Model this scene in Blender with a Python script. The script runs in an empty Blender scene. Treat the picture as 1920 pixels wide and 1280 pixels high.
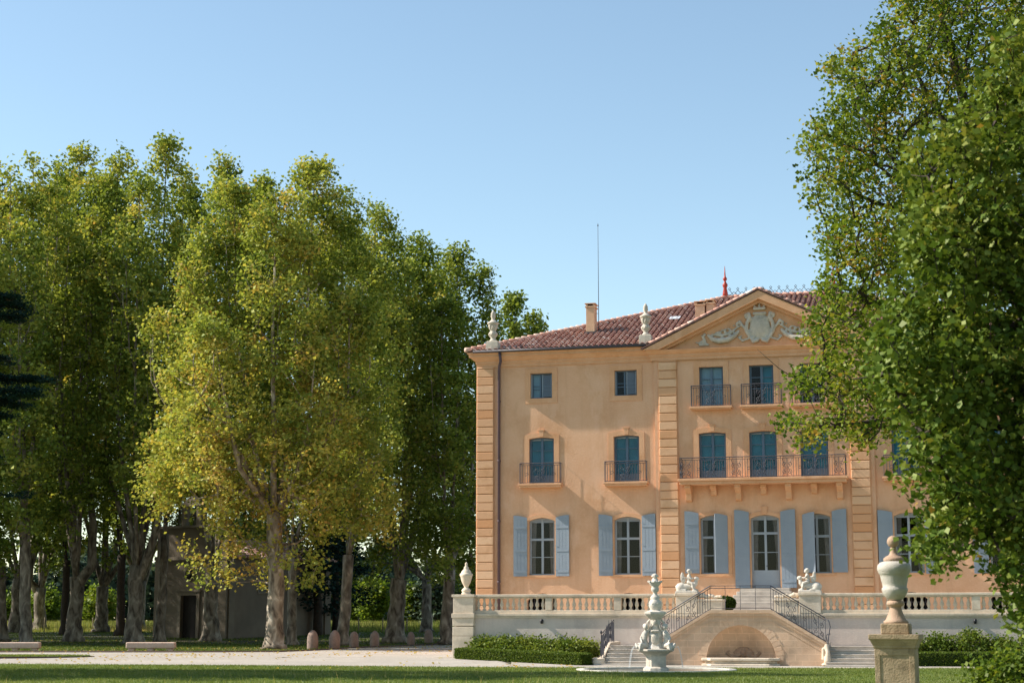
import bpy, math, random
import numpy as np
from math import sin, cos, pi, radians, sqrt, atan2
from mathutils import Vector, Matrix

# ------------------------------------------------------------------ camera, sky, sun, exposure
S = bpy.context.scene
COL = S.collection
F = 3150.0; HOR = 1165.0; EYE = 1.6
PITCH = math.atan((HOR - 640) / F)
cam_d = bpy.data.cameras.new('camera'); cam = bpy.data.objects.new('camera', cam_d); COL.objects.link(cam)
cam.location = (0, 0, EYE); cam.rotation_euler = (pi/2 + PITCH, 0, 0)
cam_d.sensor_width = 36; cam_d.lens = F/1920*36; cam_d.clip_end = 4000; cam_d.clip_start = 0.5
cam_d.dof.use_dof = True; cam_d.dof.focus_distance = 88; cam_d.dof.aperture_fstop = 2.4
S.camera = cam
SUN_EL = radians(39); SUN_AZ = radians(173.2)           # azimuth measured from +x, counter-clockwise
sd = Vector((cos(SUN_AZ)*cos(SUN_EL), sin(SUN_AZ)*cos(SUN_EL), sin(SUN_EL)))
w = bpy.data.worlds.new('World'); S.world = w; w.use_nodes = True
nt = w.node_tree; bg = nt.nodes['Background']
sky = nt.nodes.new('ShaderNodeTexSky'); sky.sky_type = 'NISHITA'; sky.sun_disc = False
sky.sun_elevation = SUN_EL; sky.sun_rotation = pi/2 - SUN_AZ
sky.air_density = 1.0; sky.dust_density = 0.3; sky.ozone_density = 1.0; sky.altitude = 200
wb = nt.nodes.new('ShaderNodeMix'); wb.data_type = 'RGBA'; wb.blend_type = 'MULTIPLY'; wb.inputs[0].default_value = 1; wb.inputs[7].default_value = (.975, .975, .875, 1)
nt.links.new(sky.outputs[0], wb.inputs[6]); nt.links.new(wb.outputs[2], bg.inputs[0]); bg.inputs[1].default_value = 0.126
sl = bpy.data.lights.new('sun', 'SUN'); sl.energy = 5.0; sl.angle = radians(0.5); sl.color = (1, .92, .82)
sun = bpy.data.objects.new('sun', sl); COL.objects.link(sun)
sun.rotation_euler = (-sd).to_track_quat('-Z', 'Y').to_euler()
S.view_settings.view_transform = 'Standard'; S.view_settings.look = 'None'
S.view_settings.exposure = 0.84; S.view_settings.gamma = 1
S.cycles.max_bounces = 8; S.cycles.transparent_max_bounces = 12

# ------------------------------------------------------------------ pixel -> place helpers
def ray(px, py):
    X = (px-960)/F; Z = (640-py)/F
    return Vector((X, cos(PITCH)-Z*sin(PITCH), sin(PITCH)+Z*cos(PITCH)))
def WY(px, py, Y):
    d = ray(px, py); t = Y/d.y
    return Vector((d.x*t, Y, EYE+d.z*t))
def gz(Y):                                              # the ground's height at distance Y
    if Y <= 72: return -.2
    if Y <= 79: return -.2+.2*(Y-72)/7
    if Y <= 118: return 0.
    if Y <= 150: return .7*(Y-118)/32
    return .7
def GX(px, Y): return (px-960)/3193.*Y
TH = radians(14)
OX, OY = 12.0+.15*cos(TH), 81.0-.15*sin(TH)
def B2W(u, v, z=0): return Vector((OX+u*cos(TH)+v*sin(TH), OY-u*sin(TH)+v*cos(TH), z))

# ------------------------------------------------------------------ materials
MATS = {}
def nd(t, k, **kw):
    n = t.nodes.new(k)
    for a, b in kw.items(): setattr(n, a, b)
    return n
def mat(name, col, rough=.8, col2=None, scale=2., detail=6, bump=0., bscale=30., dirt=None, dscale=.6, metal=0., spec=.3, tint=None, darts=None):
    m = bpy.data.materials.new(name); m.use_nodes = True; t = m.node_tree; p = t.nodes['Principled BSDF']
    p.inputs['Roughness'].default_value = rough; p.inputs['Metallic'].default_value = metal
    p.inputs['Specular IOR Level'].default_value = spec
    tc = nd(t, 'ShaderNodeTexCoord')
    c1 = (*col, 1)
    if tint:
        at = nd(t, 'ShaderNodeAttribute', attribute_name='tint')
        r = nd(t, 'ShaderNodeValToRGB'); t.links.new(at.outputs['Fac'], r.inputs[0])
        els = r.color_ramp.elements
        while len(els) < len(tint): els.new(.5)
        for e, (pos, c) in zip(els, tint): e.position = pos; e.color = (*c, 1)
        cur = r.outputs[0]
    else:
        rgb = nd(t, 'ShaderNodeRGB'); rgb.outputs[0].default_value = c1; cur = rgb.outputs[0]
    def mixin(cur, c, sc, lo, hi, amt, det=6):
        n = nd(t, 'ShaderNodeTexNoise'); n.inputs['Scale'].default_value = sc; n.inputs['Detail'].default_value = det; n.inputs['Roughness'].default_value = .62
        t.links.new(tc.outputs['Object'], n.inputs['Vector'])
        mr = nd(t, 'ShaderNodeMapRange'); mr.inputs[1].default_value = lo; mr.inputs[2].default_value = hi; mr.inputs[4].default_value = amt
        t.links.new(n.outputs[0], mr.inputs[0])
        mx = nd(t, 'ShaderNodeMix', data_type='RGBA'); mx.inputs[7].default_value = (*c, 1)
        t.links.new(mr.outputs[0], mx.inputs[0]); t.links.new(cur, mx.inputs[6]); return mx.outputs[2]
    if col2: cur = mixin(cur, col2, scale, .35, .68, 1., detail)
    if dirt: cur = mixin(cur, dirt, dscale, .5, .72, .75, 8)
    t.links.new(cur, p.inputs['Base Color'])
    if bump:
        n = nd(t, 'ShaderNodeTexNoise'); n.inputs['Scale'].default_value = bscale; n.inputs['Detail'].default_value = 6
        t.links.new(tc.outputs['Object'], n.inputs['Vector'])
        b = nd(t, 'ShaderNodeBump'); b.inputs['Strength'].default_value = bump; b.inputs['Distance'].default_value = .02
        t.links.new(n.outputs[0], b.inputs['Height']); t.links.new(b.outputs[0], p.inputs['Normal'])
    MATS[name] = m; return m
PL = (.66, .375, .22)
mat('plaster', PL, .9, (.72, .44, .275), .7, 9, .5, 11, (.53, .275, .135), .42)
mat('plaster_trim', (.68, .39, .225), .88, (.63, .34, .18), 1.1, 6, .3, 16, (.52, .26, .12), .8)
mat('plaster_block', (0, 0, 0), .88, tint=[(0, (.62, .31, .15)), (.3, (.64, .365, .205)), (.7, (.69, .42, .25)), (1, (.72, .46, .285))], dirt=(.50, .26, .12), dscale=.7, bump=.35, bscale=12)
def weather(name, streak, fine):                         # rain streaks and fine blotches in old render
    t = MATS[name].node_tree; p = t.nodes['Principled BSDF']; src = p.inputs['Base Color'].links[0].from_socket; tc = nd(t, 'ShaderNodeTexCoord')
    for sc, rot, lo, hi, col, amt in (((2.2, 2.2, .16), 0, .52, .75, streak, .55), ((9, 9, 9), 0, .5, .8, fine, .55), ((.9, .9, .5), 3, .55, .62, fine, .35)):
        mp = nd(t, 'ShaderNodeMapping'); mp.inputs['Scale'].default_value = sc; mp.inputs['Location'].default_value = (rot, rot, rot); t.links.new(tc.outputs['Object'], mp.inputs[0])
        n = nd(t, 'ShaderNodeTexNoise'); n.inputs['Scale'].default_value = 1; n.inputs['Detail'].default_value = 8; n.inputs['Roughness'].default_value = .65; t.links.new(mp.outputs[0], n.inputs[0])
        mr = nd(t, 'ShaderNodeMapRange'); mr.inputs[1].default_value = lo; mr.inputs[2].default_value = hi; mr.inputs[4].default_value = amt; t.links.new(n.outputs[0], mr.inputs[0])
        mx = nd(t, 'ShaderNodeMix', data_type='RGBA'); mx.inputs[7].default_value = (*col, 1); t.links.new(mr.outputs[0], mx.inputs[0]); t.links.new(src, mx.inputs[6]); src = mx.outputs[2]
    t.links.new(src, p.inputs['Base Color'])
weather('plaster', (.52, .29, .165), (.76, .50, .34)); weather('plaster_trim', (.54, .30, .165), (.74, .46, .29))
mat('terrace_plaster', (.66, .56, .49), .92, (.56, .47, .41), .5, 7, .3, 18, (.44, .39, .35), .35)
weather('terrace_plaster', (.42, .37, .33), (.72, .64, .56))
mat('stone', (.70, .585, .45), .88, (.57, .47, .36), 1.6, 7, .4, 25, (.36, .31, .24), .9)
mat('white_stone', (.64, .585, .51), .85, (.50, .455, .39), 5, 8, .5, 30, (.27, .245, .20), 3)
mat('pale_stone', (.60, .53, .44), .88, (.44, .39, .32), 2.5, 7, .4, 25, (.24, .22, .18), 1.8)
mat('old_stone', (.40, .30, .19), .9, (.30, .215, .125), 5, 8, .6, 30, (.13, .10, .06), 3.2)
mat('pink_stone', (.44, .30, .21), .8, (.32, .22, .15), 5, 8, .4, 40, (.30, .20, .14), 2)
mat('worn_limewash', (.50, .465, .41), .85, (.39, .355, .30), 3.5, 9, .5, 50, (.37, .32, .26), 5)
mat('bench_stone', (.66, .49, .39), .85, (.52, .36, .27), 2.5, 7, .4, 30)
mat('bollard_stone', (.30, .22, .18), .9, (.20, .15, .12), 3, 7, .4, 30)
mat('step_stone', (.56, .50, .43), .85, (.40, .35, .30), 1.5, 7, .3, 30)
mat('chapel_plaster', (.18, .148, .11), .92, (.135, .11, .083), .6, 7, .3, 14, (.14, .12, .09), .4)  # base colour lowered to include the deep tree shade around the chapel
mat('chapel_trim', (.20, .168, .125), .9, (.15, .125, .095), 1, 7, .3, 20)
mat('slate_blue', (.27, .32, .375), .65, (.23, .275, .33), .8, 5, .15, 40)
mat('window_grey', (.34, .385, .43), .5, (.30, .34, .39), 1.5)
mat('window_blue', (.10, .16, .235), .45, (.08, .13, .19), 1.5)
mat('teal_blind', (.03, .22, .31), .7, (.02, .13, .2), 1.2)
mat('pale_blind', (.25, .40, .50), .7, (.18, .31, .41), 1.2)
mat('curtain', (.26, .22, .20), .9, (.17, .15, .14), 4)
mat('iron', (.055, .055, .068), .55, (.05, .05, .06), 6, metal=.0)
mat('pipe', (.12, .075, .085), .5, (.09, .06, .07), 3)
mat('gutter', (.06, .055, .065), .5)
mat('black', (.012, .012, .014), .4)
mat('red_finial', (.38, .05, .03), .45, (.28, .04, .03), 4)
mat('chimney_plaster', (.62, .42, .27), .9, (.52, .33, .2), 2, 6, .3, 15)
mat('zinc', (.55, .58, .62), .35)
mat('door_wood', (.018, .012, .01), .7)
mat('fence_wood', (.25, .2, .15), .9)
mat('roof_under', (.19, .11, .09), .9, (.08, .045, .04), 3)
mat('tile', (0, 0, 0), .85, tint=[(0, (.14, .085, .075)), (.3, (.44, .23, .175)), (.6, (.60, .36, .28)), (.85, (.68, .52, .43)), (1, (.76, .70, .62))], dirt=(.32, .20, .165), dscale=5, bump=.2, bscale=30)
mat('earth', (.08, .062, .04), .95, (.035, .05, .018), 1.2, 8, .5, 8, (.15, .105, .06), .5)
mat('meadow_ground', (.34, .31, .15), .95, (.17, .23, .06), .3, 8, .5, 6)
mat('lawn', (.08, .125, .025), .95, (.11, .15, .035), 2.5, 8, .6, 30, (.15, .13, .06), .5)
mat('gravel', (.385, .35, .30), .95, (.305, .275, .235), 9, 12, .7, 60, (.46, .415, .355), .3)
mat('terrace_paving', (.50, .43, .34), .95, (.44, .37, .29), 3, 8, .4, 40)
mat('edging', (.09, .06, .045), .8)
weather('stone', (.42, .36, .29), (.78, .69, .57)); weather('white_stone', (.48, .45, .39), (.82, .76, .68)); weather('pale_stone', (.33, .30, .25), (.66, .60, .51))
mat('pool_stone', (.62, .59, .52), .8, (.5, .46, .4), 4)

def leafmat(name, ramp, trans=.38, cap=.035):
    m = bpy.data.materials.new(name); m.use_nodes = True; t = m.node_tree; t.nodes.clear()
    out = nd(t, 'ShaderNodeOutputMaterial'); at = nd(t, 'ShaderNodeAttribute', attribute_name='tint')
    r = nd(t, 'ShaderNodeValToRGB'); t.links.new(at.outputs['Fac'], r.inputs[0]); els = r.color_ramp.elements
    while len(els) < len(ramp): els.new(.5)
    for e, (pos, c) in zip(els, ramp): e.position = pos; e.color = (*c, 1)
    d = nd(t, 'ShaderNodeBsdfDiffuse'); tr = nd(t, 'ShaderNodeBsdfTranslucent'); g = nd(t, 'ShaderNodeBsdfGlossy'); g.inputs['Roughness'].default_value = .5
    g.inputs['Color'].default_value = (.50, .52, .34, 1)
    br = nd(t, 'ShaderNodeMix', data_type='RGBA', blend_type='MULTIPLY'); br.inputs[0].default_value = 1; br.inputs[7].default_value = (1.5, 1.4, .75, 1)
    t.links.new(r.outputs[0], d.inputs[0]); t.links.new(r.outputs[0], br.inputs[6]); t.links.new(br.outputs[2], tr.inputs[0])
    m1 = nd(t, 'ShaderNodeMixShader'); m1.inputs[0].default_value = trans
    t.links.new(d.outputs[0], m1.inputs[1]); t.links.new(tr.outputs[0], m1.inputs[2])
    fr = nd(t, 'ShaderNodeFresnel'); fr.inputs[0].default_value = 1.4
    mu = nd(t, 'ShaderNodeMath', operation='MULTIPLY_ADD'); mu.inputs[1].default_value = .3; mu.inputs[2].default_value = 0.
    t.links.new(fr.outputs[0], mu.inputs[0])
    mn = nd(t, 'ShaderNodeMath', operation='MINIMUM'); mn.inputs[1].default_value = cap; t.links.new(mu.outputs[0], mn.inputs[0])
    m2 = nd(t, 'ShaderNodeMixShader'); t.links.new(mn.outputs[0], m2.inputs[0])
    t.links.new(m1.outputs[0], m2.inputs[1]); t.links.new(g.outputs[0], m2.inputs[2]); t.links.new(m2.outputs[0], out.inputs[0])
    MATS[name] = m; return m
leafmat('plane_leaf', [(0, (.055, .092, .014)), (.3, (.135, .19, .034)), (.5, (.25, .30, .062)), (.7, (.365, .37, .085)), (.85, (.43, .34, .08)), (1, (.38, .24, .08))], .36)
leafmat('green_leaf', [(0, (.03, .052, .009)), (.4, (.082, .135, .018)), (.7, (.15, .20, .026)), (.9, (.25, .235, .04)), (1, (.30, .19, .045))], .44)
leafmat('linden_leaf', [(0, (.022, .042, .008)), (.4, (.075, .125, .018)), (.7, (.145, .19, .03)), (.9, (.22, .23, .05)), (1, (.30, .19, .045))], .26, .045)
leafmat('cedar_needle', [(0, (.008, .022, .020)), (.5, (.018, .045, .040)), (1, (.04, .08, .07))], .1)
leafmat('far_leaf', [(0, (.025, .045, .035)), (.5, (.05, .08, .06)), (1, (.09, .12, .08))], .2)  # blue-green tone puts the distant wood's haze into the leaf colour
leafmat('hedge_leaf', [(0, (.03, .058, .010)), (.5, (.085, .135, .020)), (1, (.19, .22, .045))], .35)
leafmat('grass_blade', [(0, (.07, .11, .026)), (.5, (.145, .19, .045)), (.8, (.25, .25, .09)), (1, (.42, .35, .19))], .35, .05)

def barkmat(nm='bark', k=1.):
    m = bpy.data.materials.new(nm); m.use_nodes = True; t = m.node_tree; p = t.nodes['Principled BSDF']; p.inputs['Roughness'].default_value = .9
    tc = nd(t, 'ShaderNodeTexCoord'); mp = nd(t, 'ShaderNodeMapping'); mp.inputs['Scale'].default_value = (1, 1, .45)
    t.links.new(tc.outputs['Object'], mp.inputs[0])
    v = nd(t, 'ShaderNodeTexNoise'); v.inputs['Scale'].default_value = 2.6; v.inputs['Detail'].default_value = 5; v.inputs['Distortion'].default_value = .6
    t.links.new(mp.outputs[0], v.inputs[0]); r = nd(t, 'ShaderNodeValToRGB'); t.links.new(v.outputs[0], r.inputs[0])
    r.color_ramp.interpolation = 'EASE'
    e = r.color_ramp.elements; e.new(.5); e.new(.6)
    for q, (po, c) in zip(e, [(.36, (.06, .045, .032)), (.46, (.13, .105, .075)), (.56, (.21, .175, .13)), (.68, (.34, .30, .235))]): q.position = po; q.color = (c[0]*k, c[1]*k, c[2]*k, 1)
    t.links.new(r.outputs[0], p.inputs['Base Color'])
    b = nd(t, 'ShaderNodeBump'); b.inputs['Strength'].default_value = .35; b.inputs['Distance'].default_value = .03
    n2 = nd(t, 'ShaderNodeTexNoise'); n2.inputs['Scale'].default_value = 9; n2.inputs['Detail'].default_value = 6; t.links.new(mp.outputs[0], n2.inputs[0])
    t.links.new(n2.outputs[0], b.inputs['Height']); t.links.new(b.outputs[0], p.inputs['Normal'])
    MATS[nm] = m
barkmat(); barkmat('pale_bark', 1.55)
mat('dark_bark', (.06, .045, .035), .95, (.035, .028, .022), 3, 6, .5, 12)
def brickstone():                                       # ashlar blocks with fine joints
    m = mat('ashlar', (.66, .47, .33), .88, (.57, .39, .265), 1.2, 7, .3, 25, (.36, .26, .18), .8)
    t = m.node_tree; p = t.nodes['Principled BSDF']; src = p.inputs['Base Color'].links[0].from_socket
    tc = nd(t, 'ShaderNodeTexCoord'); mp = nd(t, 'ShaderNodeMapping'); mp.inputs['Rotation'].default_value = (radians(90), 0, 0)
    t.links.new(tc.outputs['Object'], mp.inputs[0])
    b = nd(t, 'ShaderNodeTexBrick'); b.inputs['Scale'].default_value = 1; b.inputs['Brick Width'].default_value = .56; b.inputs['Row Height'].default_value = .28
    b.inputs['Mortar Size'].default_value = .012; b.inputs['Color1'].default_value = (1.03, 1.0, .98, 1); b.inputs['Color2'].default_value = (.92, .92, .92, 1); b.inputs['Mortar'].default_value = (1.16, 1.16, 1.14, 1)
    t.links.new(mp.outputs[0], b.inputs[0])
    mx = nd(t, 'ShaderNodeMix', data_type='RGBA', blend_type='MULTIPLY'); mx.inputs[0].default_value = 1
    t.links.new(src, mx.inputs[6]); t.links.new(b.outputs[0], mx.inputs[7]); t.links.new(mx.outputs[2], p.inputs['Base Color'])
brickstone()
def glassmat():
    m = bpy.data.materials.new('glass'); m.use_nodes = True; t = m.node_tree; t.nodes.clear()
    out = nd(t, 'ShaderNodeOutputMaterial'); tr = nd(t, 'ShaderNodeBsdfTransparent'); tr.inputs[0].default_value = (.8, .85, .88, 1)
    g = nd(t, 'ShaderNodeBsdfGlossy'); g.inputs['Roughness'].default_value = .03
    fr = nd(t, 'ShaderNodeFresnel'); fr.inputs[0].default_value = 1.5
    mu = nd(t, 'ShaderNodeMath', operation='MULTIPLY_ADD'); mu.inputs[1].default_value = .55; mu.inputs[2].default_value = .0; t.links.new(fr.outputs[0], mu.inputs[0])
    mx = nd(t, 'ShaderNodeMixShader'); t.links.new(mu.outputs[0], mx.inputs[0]); t.links.new(tr.outputs[0], mx.inputs[1]); t.links.new(g.outputs[0], mx.inputs[2])
    t.links.new(mx.outputs[0], out.inputs[0]); MATS['glass'] = m
glassmat()
def watermat():
    m = mat('water', (.03, .05, .045), .05, spec=.6, bump=.3, bscale=6)
    m2 = bpy.data.materials.new('water_jet'); m2.use_nodes = True; p = m2.node_tree.nodes['Principled BSDF']
    p.inputs['Base Color'].default_value = (.8, .85, .88, 1); p.inputs['Roughness'].default_value = .2; p.inputs['Alpha'].default_value = .45; MATS['water_jet'] = m2
watermat()

# ------------------------------------------------------------------ object helpers
def props(o, label=None, cat=None, group=None, kind=None):
    if label: o['label'] = label
    if cat: o['category'] = cat
    if group: o['group'] = group
    if kind: o['kind'] = kind
    return o
def thing(name, label, cat, loc=(0, 0, 0), rz=0, group=None):
    o = bpy.data.objects.new(name, None); COL.objects.link(o); o.location = loc; o.rotation_euler = (0, 0, rz); o.empty_display_size = .3
    return props(o, label, cat, group)
def copy_tree(o, parent=None):
    c = o.copy(); COL.objects.link(c); c.parent = parent
    for ch in list(o.children): copy_tree(ch, c)
    return c
def link(name, me, parent=None, loc=None):
    o = bpy.data.objects.new(name, me); COL.objects.link(o)
    if parent: o.parent = parent
    if loc is not None: o.location = loc
    return o
class MB:
    def __init__(s): s.v = []; s.f = []; s.t = []; s.sm = []
    def add(s, vs, fs, tint=0., smooth=False):
        b = len(s.v); s.v += [tuple(x) for x in vs]; s.f += [tuple(i+b for i in f) for f in fs]; s.t += [tint]*len(fs); s.sm += [smooth]*len(fs); return s
    def box(s, x0, x1, y0, y1, z0, z1, tint=0.):
        if x0 > x1: x0, x1 = x1, x0
        vs = [(x, y, z) for z in (z0, z1) for y in (y0, y1) for x in (x0, x1)]
        return s.add(vs, [(0, 2, 3, 1), (4, 5, 7, 6), (0, 1, 5, 4), (2, 6, 7, 3), (0, 4, 6, 2), (1, 3, 7, 5)], tint)
    def prism(s, pts, y0, y1, tint=0.):                  # polygon in x-z pushed from y0 to y1
        n = len(pts); vs = [(x, y0, z) for x, z in pts]+[(x, y1, z) for x, z in pts]
        fs = [tuple(range(n)), tuple(range(2*n-1, n-1, -1))]+[(i, i+n, (i+1) % n+n, (i+1) % n) for i in range(n)]
        return s.add(vs, fs, tint)
    def slab(s, pts, z0, z1, tint=0.):                   # polygon in x-y pushed from z0 to z1
        n = len(pts); vs = [(x, y, z0) for x, y in pts]+[(x, y, z1) for x, y in pts]
        fs = [tuple(range(n-1, -1, -1)), tuple(range(n, 2*n))]+[(i, (i+1) % n, (i+1) % n+n, i+n) for i in range(n)]
        return s.add(vs, fs, tint)
    def lathe(s, prof, n=16, c=(0, 0, 0), rot=0., smooth=True, tint=0.):
        vs = []; fs = []; m = len(prof)
        for r, z in prof:
            for k in range(n):
                a = 2*pi*k/n+rot; vs.append((c[0]+r*cos(a), c[1]+r*sin(a), c[2]+z))
        for i in range(m-1):
            for k in range(n):
                k2 = (k+1) % n; fs.append((i*n+k, i*n+k2, (i+1)*n+k2, (i+1)*n+k))
        fs.append(tuple(range(n-1, -1, -1))); fs.append(tuple((m-1)*n+k for k in range(n)))
        return s.add(vs, fs, tint, smooth)
    def tube(s, pts, r, n=5, closed=False, tint=0.):
        pts = [Vector(p) for p in pts]; m = len(pts); rs = r if isinstance(r, (list, tuple)) else [r]*m
        vs = []; fs = []; prev = None
        for i, p in enumerate(pts):
            d = (pts[min(i+1, m-1)]-pts[max(i-1, 0)])
            d = d.normalized() if d.length > 1e-9 else Vector((0, 0, 1))
            up = prev if prev is not None else (Vector((0, 1, 0)) if abs(d.y) < .9 else Vector((1, 0, 0)))
            a = (up-d*up.dot(d)); a = a.normalized() if a.length > 1e-6 else d.orthogonal().normalized(); prev = a
            b = d.cross(a)
            for k in range(n):
                q = 2*pi*k/n; vs.append(p+(a*cos(q)+b*sin(q))*rs[i])
        for i in range(m-1):
            for k in range(n):
                k2 = (k+1) % n; fs.append((i*n+k, i*n+k2, (i+1)*n+k2, (i+1)*n+k))
        fs.append(tuple(range(n-1, -1, -1))); fs.append(tuple((m-1)*n+k for k in range(n)))
        return s.add(vs, fs, tint, n > 5)
    def ring(s, inner, outer, y0, y1):                   # frame between two polylines in x-z
        n = len(inner)
        for i in range(n-1):
            a, b, c, d = inner[i], inner[i+1], outer[i+1], outer[i]
            s.prism([a, b, c, d], y0, y1)
        return s
    def mesh(s, name):
        me = bpy.data.meshes.new(name); me.from_pydata(s.v, [], s.f); me.update()
        if any(s.t):
            a = me.attributes.new('tint', 'FLOAT', 'FACE'); a.data.foreach_set('value', s.t)
        if any(s.sm): me.polygons.foreach_set('use_smooth', s.sm)
        return me
    def build(s, name, m, parent=None, bevel=0., loc=None, fix=True):
        me = s.mesh(name)
        if fix:
            import bmesh
            bm = bmesh.new(); bm.from_mesh(me); bmesh.ops.recalc_face_normals(bm, faces=bm.faces); bm.to_mesh(me); bm.free()
        me.materials.append(MATS[m]); o = link(name, me, parent, loc)
        if bevel:
            b = o.modifiers.new('bevel', 'BEVEL'); b.width = bevel; b.segments = 2; b.limit_method = 'ANGLE'
        return o
def npmesh(name, verts, faces, tint, m, quads=True, smooth=False):
    me = bpy.data.meshes.new(name); n = len(verts); k = faces.shape[1]; nf = len(faces)
    me.vertices.add(n); me.vertices.foreach_set('co', verts.astype(np.float32).ravel())
    me.loops.add(nf*k); me.loops.foreach_set('vertex_index', faces.astype(np.int32).ravel())
    me.polygons.add(nf); me.polygons.foreach_set('loop_start', np.arange(0, nf*k, k, dtype=np.int32))
    me.update(calc_edges=True)
    a = me.attributes.new('tint', 'FLOAT', 'FACE'); a.data.foreach_set('value', tint.astype(np.float32))
    me.materials.append(MATS[m]); return me
def blob(name, items, voxel, m, parent=None, loc=None, smooth=2):
    """balls, capsules and boxes fused into one continuous carved surface"""
    import bmesh
    bm = bmesh.new()
    def ball(c, r):
        r = r if isinstance(r, (tuple, list)) else (r, r, r)
        bmesh.ops.create_icosphere(bm, subdivisions=2, radius=1, matrix=Matrix.Translation(c) @ Matrix.Diagonal((*r, 1)))
    for it in items:
        if it[0] == 'b': ball(it[1], it[2])
        elif it[0] == 'c':
            pts = [Vector(p) for p in it[1]]; rs = it[2]
            for i in range(len(pts)-1):
                L = (pts[i+1]-pts[i]).length; n = max(2, int(L/(min(rs[i], rs[i+1])*.5)))
                for k in range(n+1):
                    t = k/n; ball(pts[i].lerp(pts[i+1], t), rs[i]*(1-t)+rs[i+1]*t)
        elif it[0] == 'x':
            (x0, x1, y0, y1, z0, z1) = it[1]
            bmesh.ops.create_cube(bm, size=1, matrix=Matrix.Translation(((x0+x1)/2, (y0+y1)/2, (z0+z1)/2)) @ Matrix.Diagonal((x1-x0, y1-y0, z1-z0, 1)))
    me = bpy.data.meshes.new(name); bm.to_mesh(me); bm.free()
    o = bpy.data.objects.new(name, me); COL.objects.link(o)
    r = o.modifiers.new('r', 'REMESH'); r.mode = 'VOXEL'; r.voxel_size = voxel
    if smooth: q = o.modifiers.new('s', 'SMOOTH'); q.iterations = smooth
    dg = bpy.context.evaluated_depsgraph_get(); me2 = bpy.data.meshes.new_from_object(o.evaluated_get(dg))
    bpy.data.objects.remove(o); me2.name = name; me2.materials.clear(); me2.materials.append(MATS[m])
    me2.polygons.foreach_set('use_smooth', [True]*len(me2.polygons))
    return link(name, me2, parent, loc)

# ================================================================== GROUND
def strip(name, poly_fn, xs, m, dz, label=None):
    """sheet following the ground: for every x the near and far edge"""
    mb = MB(); N = len(xs); ts = 26
    vs = []
    for x in xs:
        a, b = poly_fn(x)
        for k in range(ts+1):
            y = a+(b-a)*k/ts; vs.append((x, y, gz(y)+dz))
    fs = [(i*(ts+1)+k, (i+1)*(ts+1)+k, (i+1)*(ts+1)+k+1, i*(ts+1)+k+1) for i in range(N-1) for k in range(ts)]
    mb.add(vs, fs); o = mb.build(name, m, fix=False); props(o, kind='structure'); return o
ys = [-60, 0, 30, 50, 60, 66, 70, 72, 74, 76, 78, 79, 90, 105, 118, 125, 135, 150, 200, 400, 900, 2500]
xsg = [-1500, -400, -120, -60, -30, -15, 0, 15, 30, 60, 120, 400, 1500]
mb = MB(); vs = [(x, y, gz(y)-.012) for x in xsg for y in ys]; n = len(ys)
mb.add(vs, [(i*n+k, (i+1)*n+k, (i+1)*n+k+1, i*n+k+1) for i in range(len(xsg)-1) for k in range(n-1)])
props(mb.build('ground', 'earth', fix=False), kind='structure')
def interp(x, tab):
    for (a, b), (c, d) in zip(tab, tab[1:]):
        if x <= c: return b+(d-b)*max(0, (x-a))/(c-a)
    return tab[-1][1]
EDGE = [(-80, 74), (-40, 73.6), (-22, 73), (-12, 71.6), (-6, 69.8), (-2, 68.6), (4, 67.6), (20, 66.6), (60, 66), (90, 66)]
FAR = [(-80, 91.5), (-17, 91), (-12.5, 92), (-11, 97), (-9.8, 106), (-6, 118), (-3.4, 124), (0, 132), (5, 140)]
xs = [-80+i for i in range(0, 171)]
strip('gravel_path', lambda x: (interp(x, EDGE), interp(x, FAR) if x < 0 else 79.5 + min(0, 0)), xs, 'gravel', 0.0)
strip('lawn', lambda x: (20, interp(x, EDGE)), xs, 'lawn', .012)
strip('meadow', lambda x: (151, 420), [-260+20*i for i in range(27)], 'meadow_ground', .0)
# lawn island and its border on the left of the path
def ellipse(cx, cy, a, b, n=48): return [(cx+a*cos(2*pi*k/n), cy+b*sin(2*pi*k/n)) for k in range(n)]
o = MB().slab(ellipse(-27.3, 79.4, 7.9, 2.2), -.2, .03).build('lawn_island_border', 'edging'); props(o, kind='structure')
o = MB().slab(ellipse(-27.3, 79.4, 7.8, 2.1), .0, .05).build('lawn_island', 'lawn'); props(o, kind='structure')
mb = MB()
xe = [-80+.5*i for i in range(0, 160)]
mb2 = MB(); mb2.tube([(x, interp(x, FAR), gz(interp(x, FAR))+.03) for x in xe if x < -4], .05, 4)
props(mb2.build('path_edging', 'edging'), kind='structure')
# pale round path in the lawn, near right
o = MB().slab(ellipse(9.8, 45.2, 3.2, 2.6), -.25, -.17).build('lawn_path', 'gravel'); props(o, kind='structure')

# ================================================================== HOUSE
house = thing('chateau', 'ochre plastered three-storey chateau with blue-grey shutters and a pediment', 'chateau', (OX, OY, 0), -TH)
W_ = 14.3; DEP = 22.8; BAY = 5.25; BP = .12            # half width, depth, half width of the centre bay, its projection
GFW = .66; GF0, GF1 = 3.87, 6.68; F10, F11 = 8.38, 10.70
ops_ = []                                               # (uc, half width, z0, z1, rise, kind)
for u in (-11, -6.7, 6.7, 11): ops_ += [(u, GFW, GF0, GF1, .16, 'gf'), (u, .64, F10, F11-.02, .07, 'f1side'), (u, .56, 12.65, 13.92, 0, 'top')]
for u in (-2.44, 2.44): ops_ += [(u, GFW, GF0, GF1, .16, 'gf'), (u, .66, F10+.05, F11, .06, 'f1'), (u, .59, 11.97, 13.92, 0, 'f2')]
ops_ += [(0, .68, 3.18, 6.66, .17, 'door'), (0, .66, F10+.05, F11, .06, 'f1'), (0, .59, 11.97, 13.92, 0, 'f2')]
for u in (-11, -6.7, 6.7, 11): ops_.append((u, .75, 2.05, 2.98, .35, 'cellar'))
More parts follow.
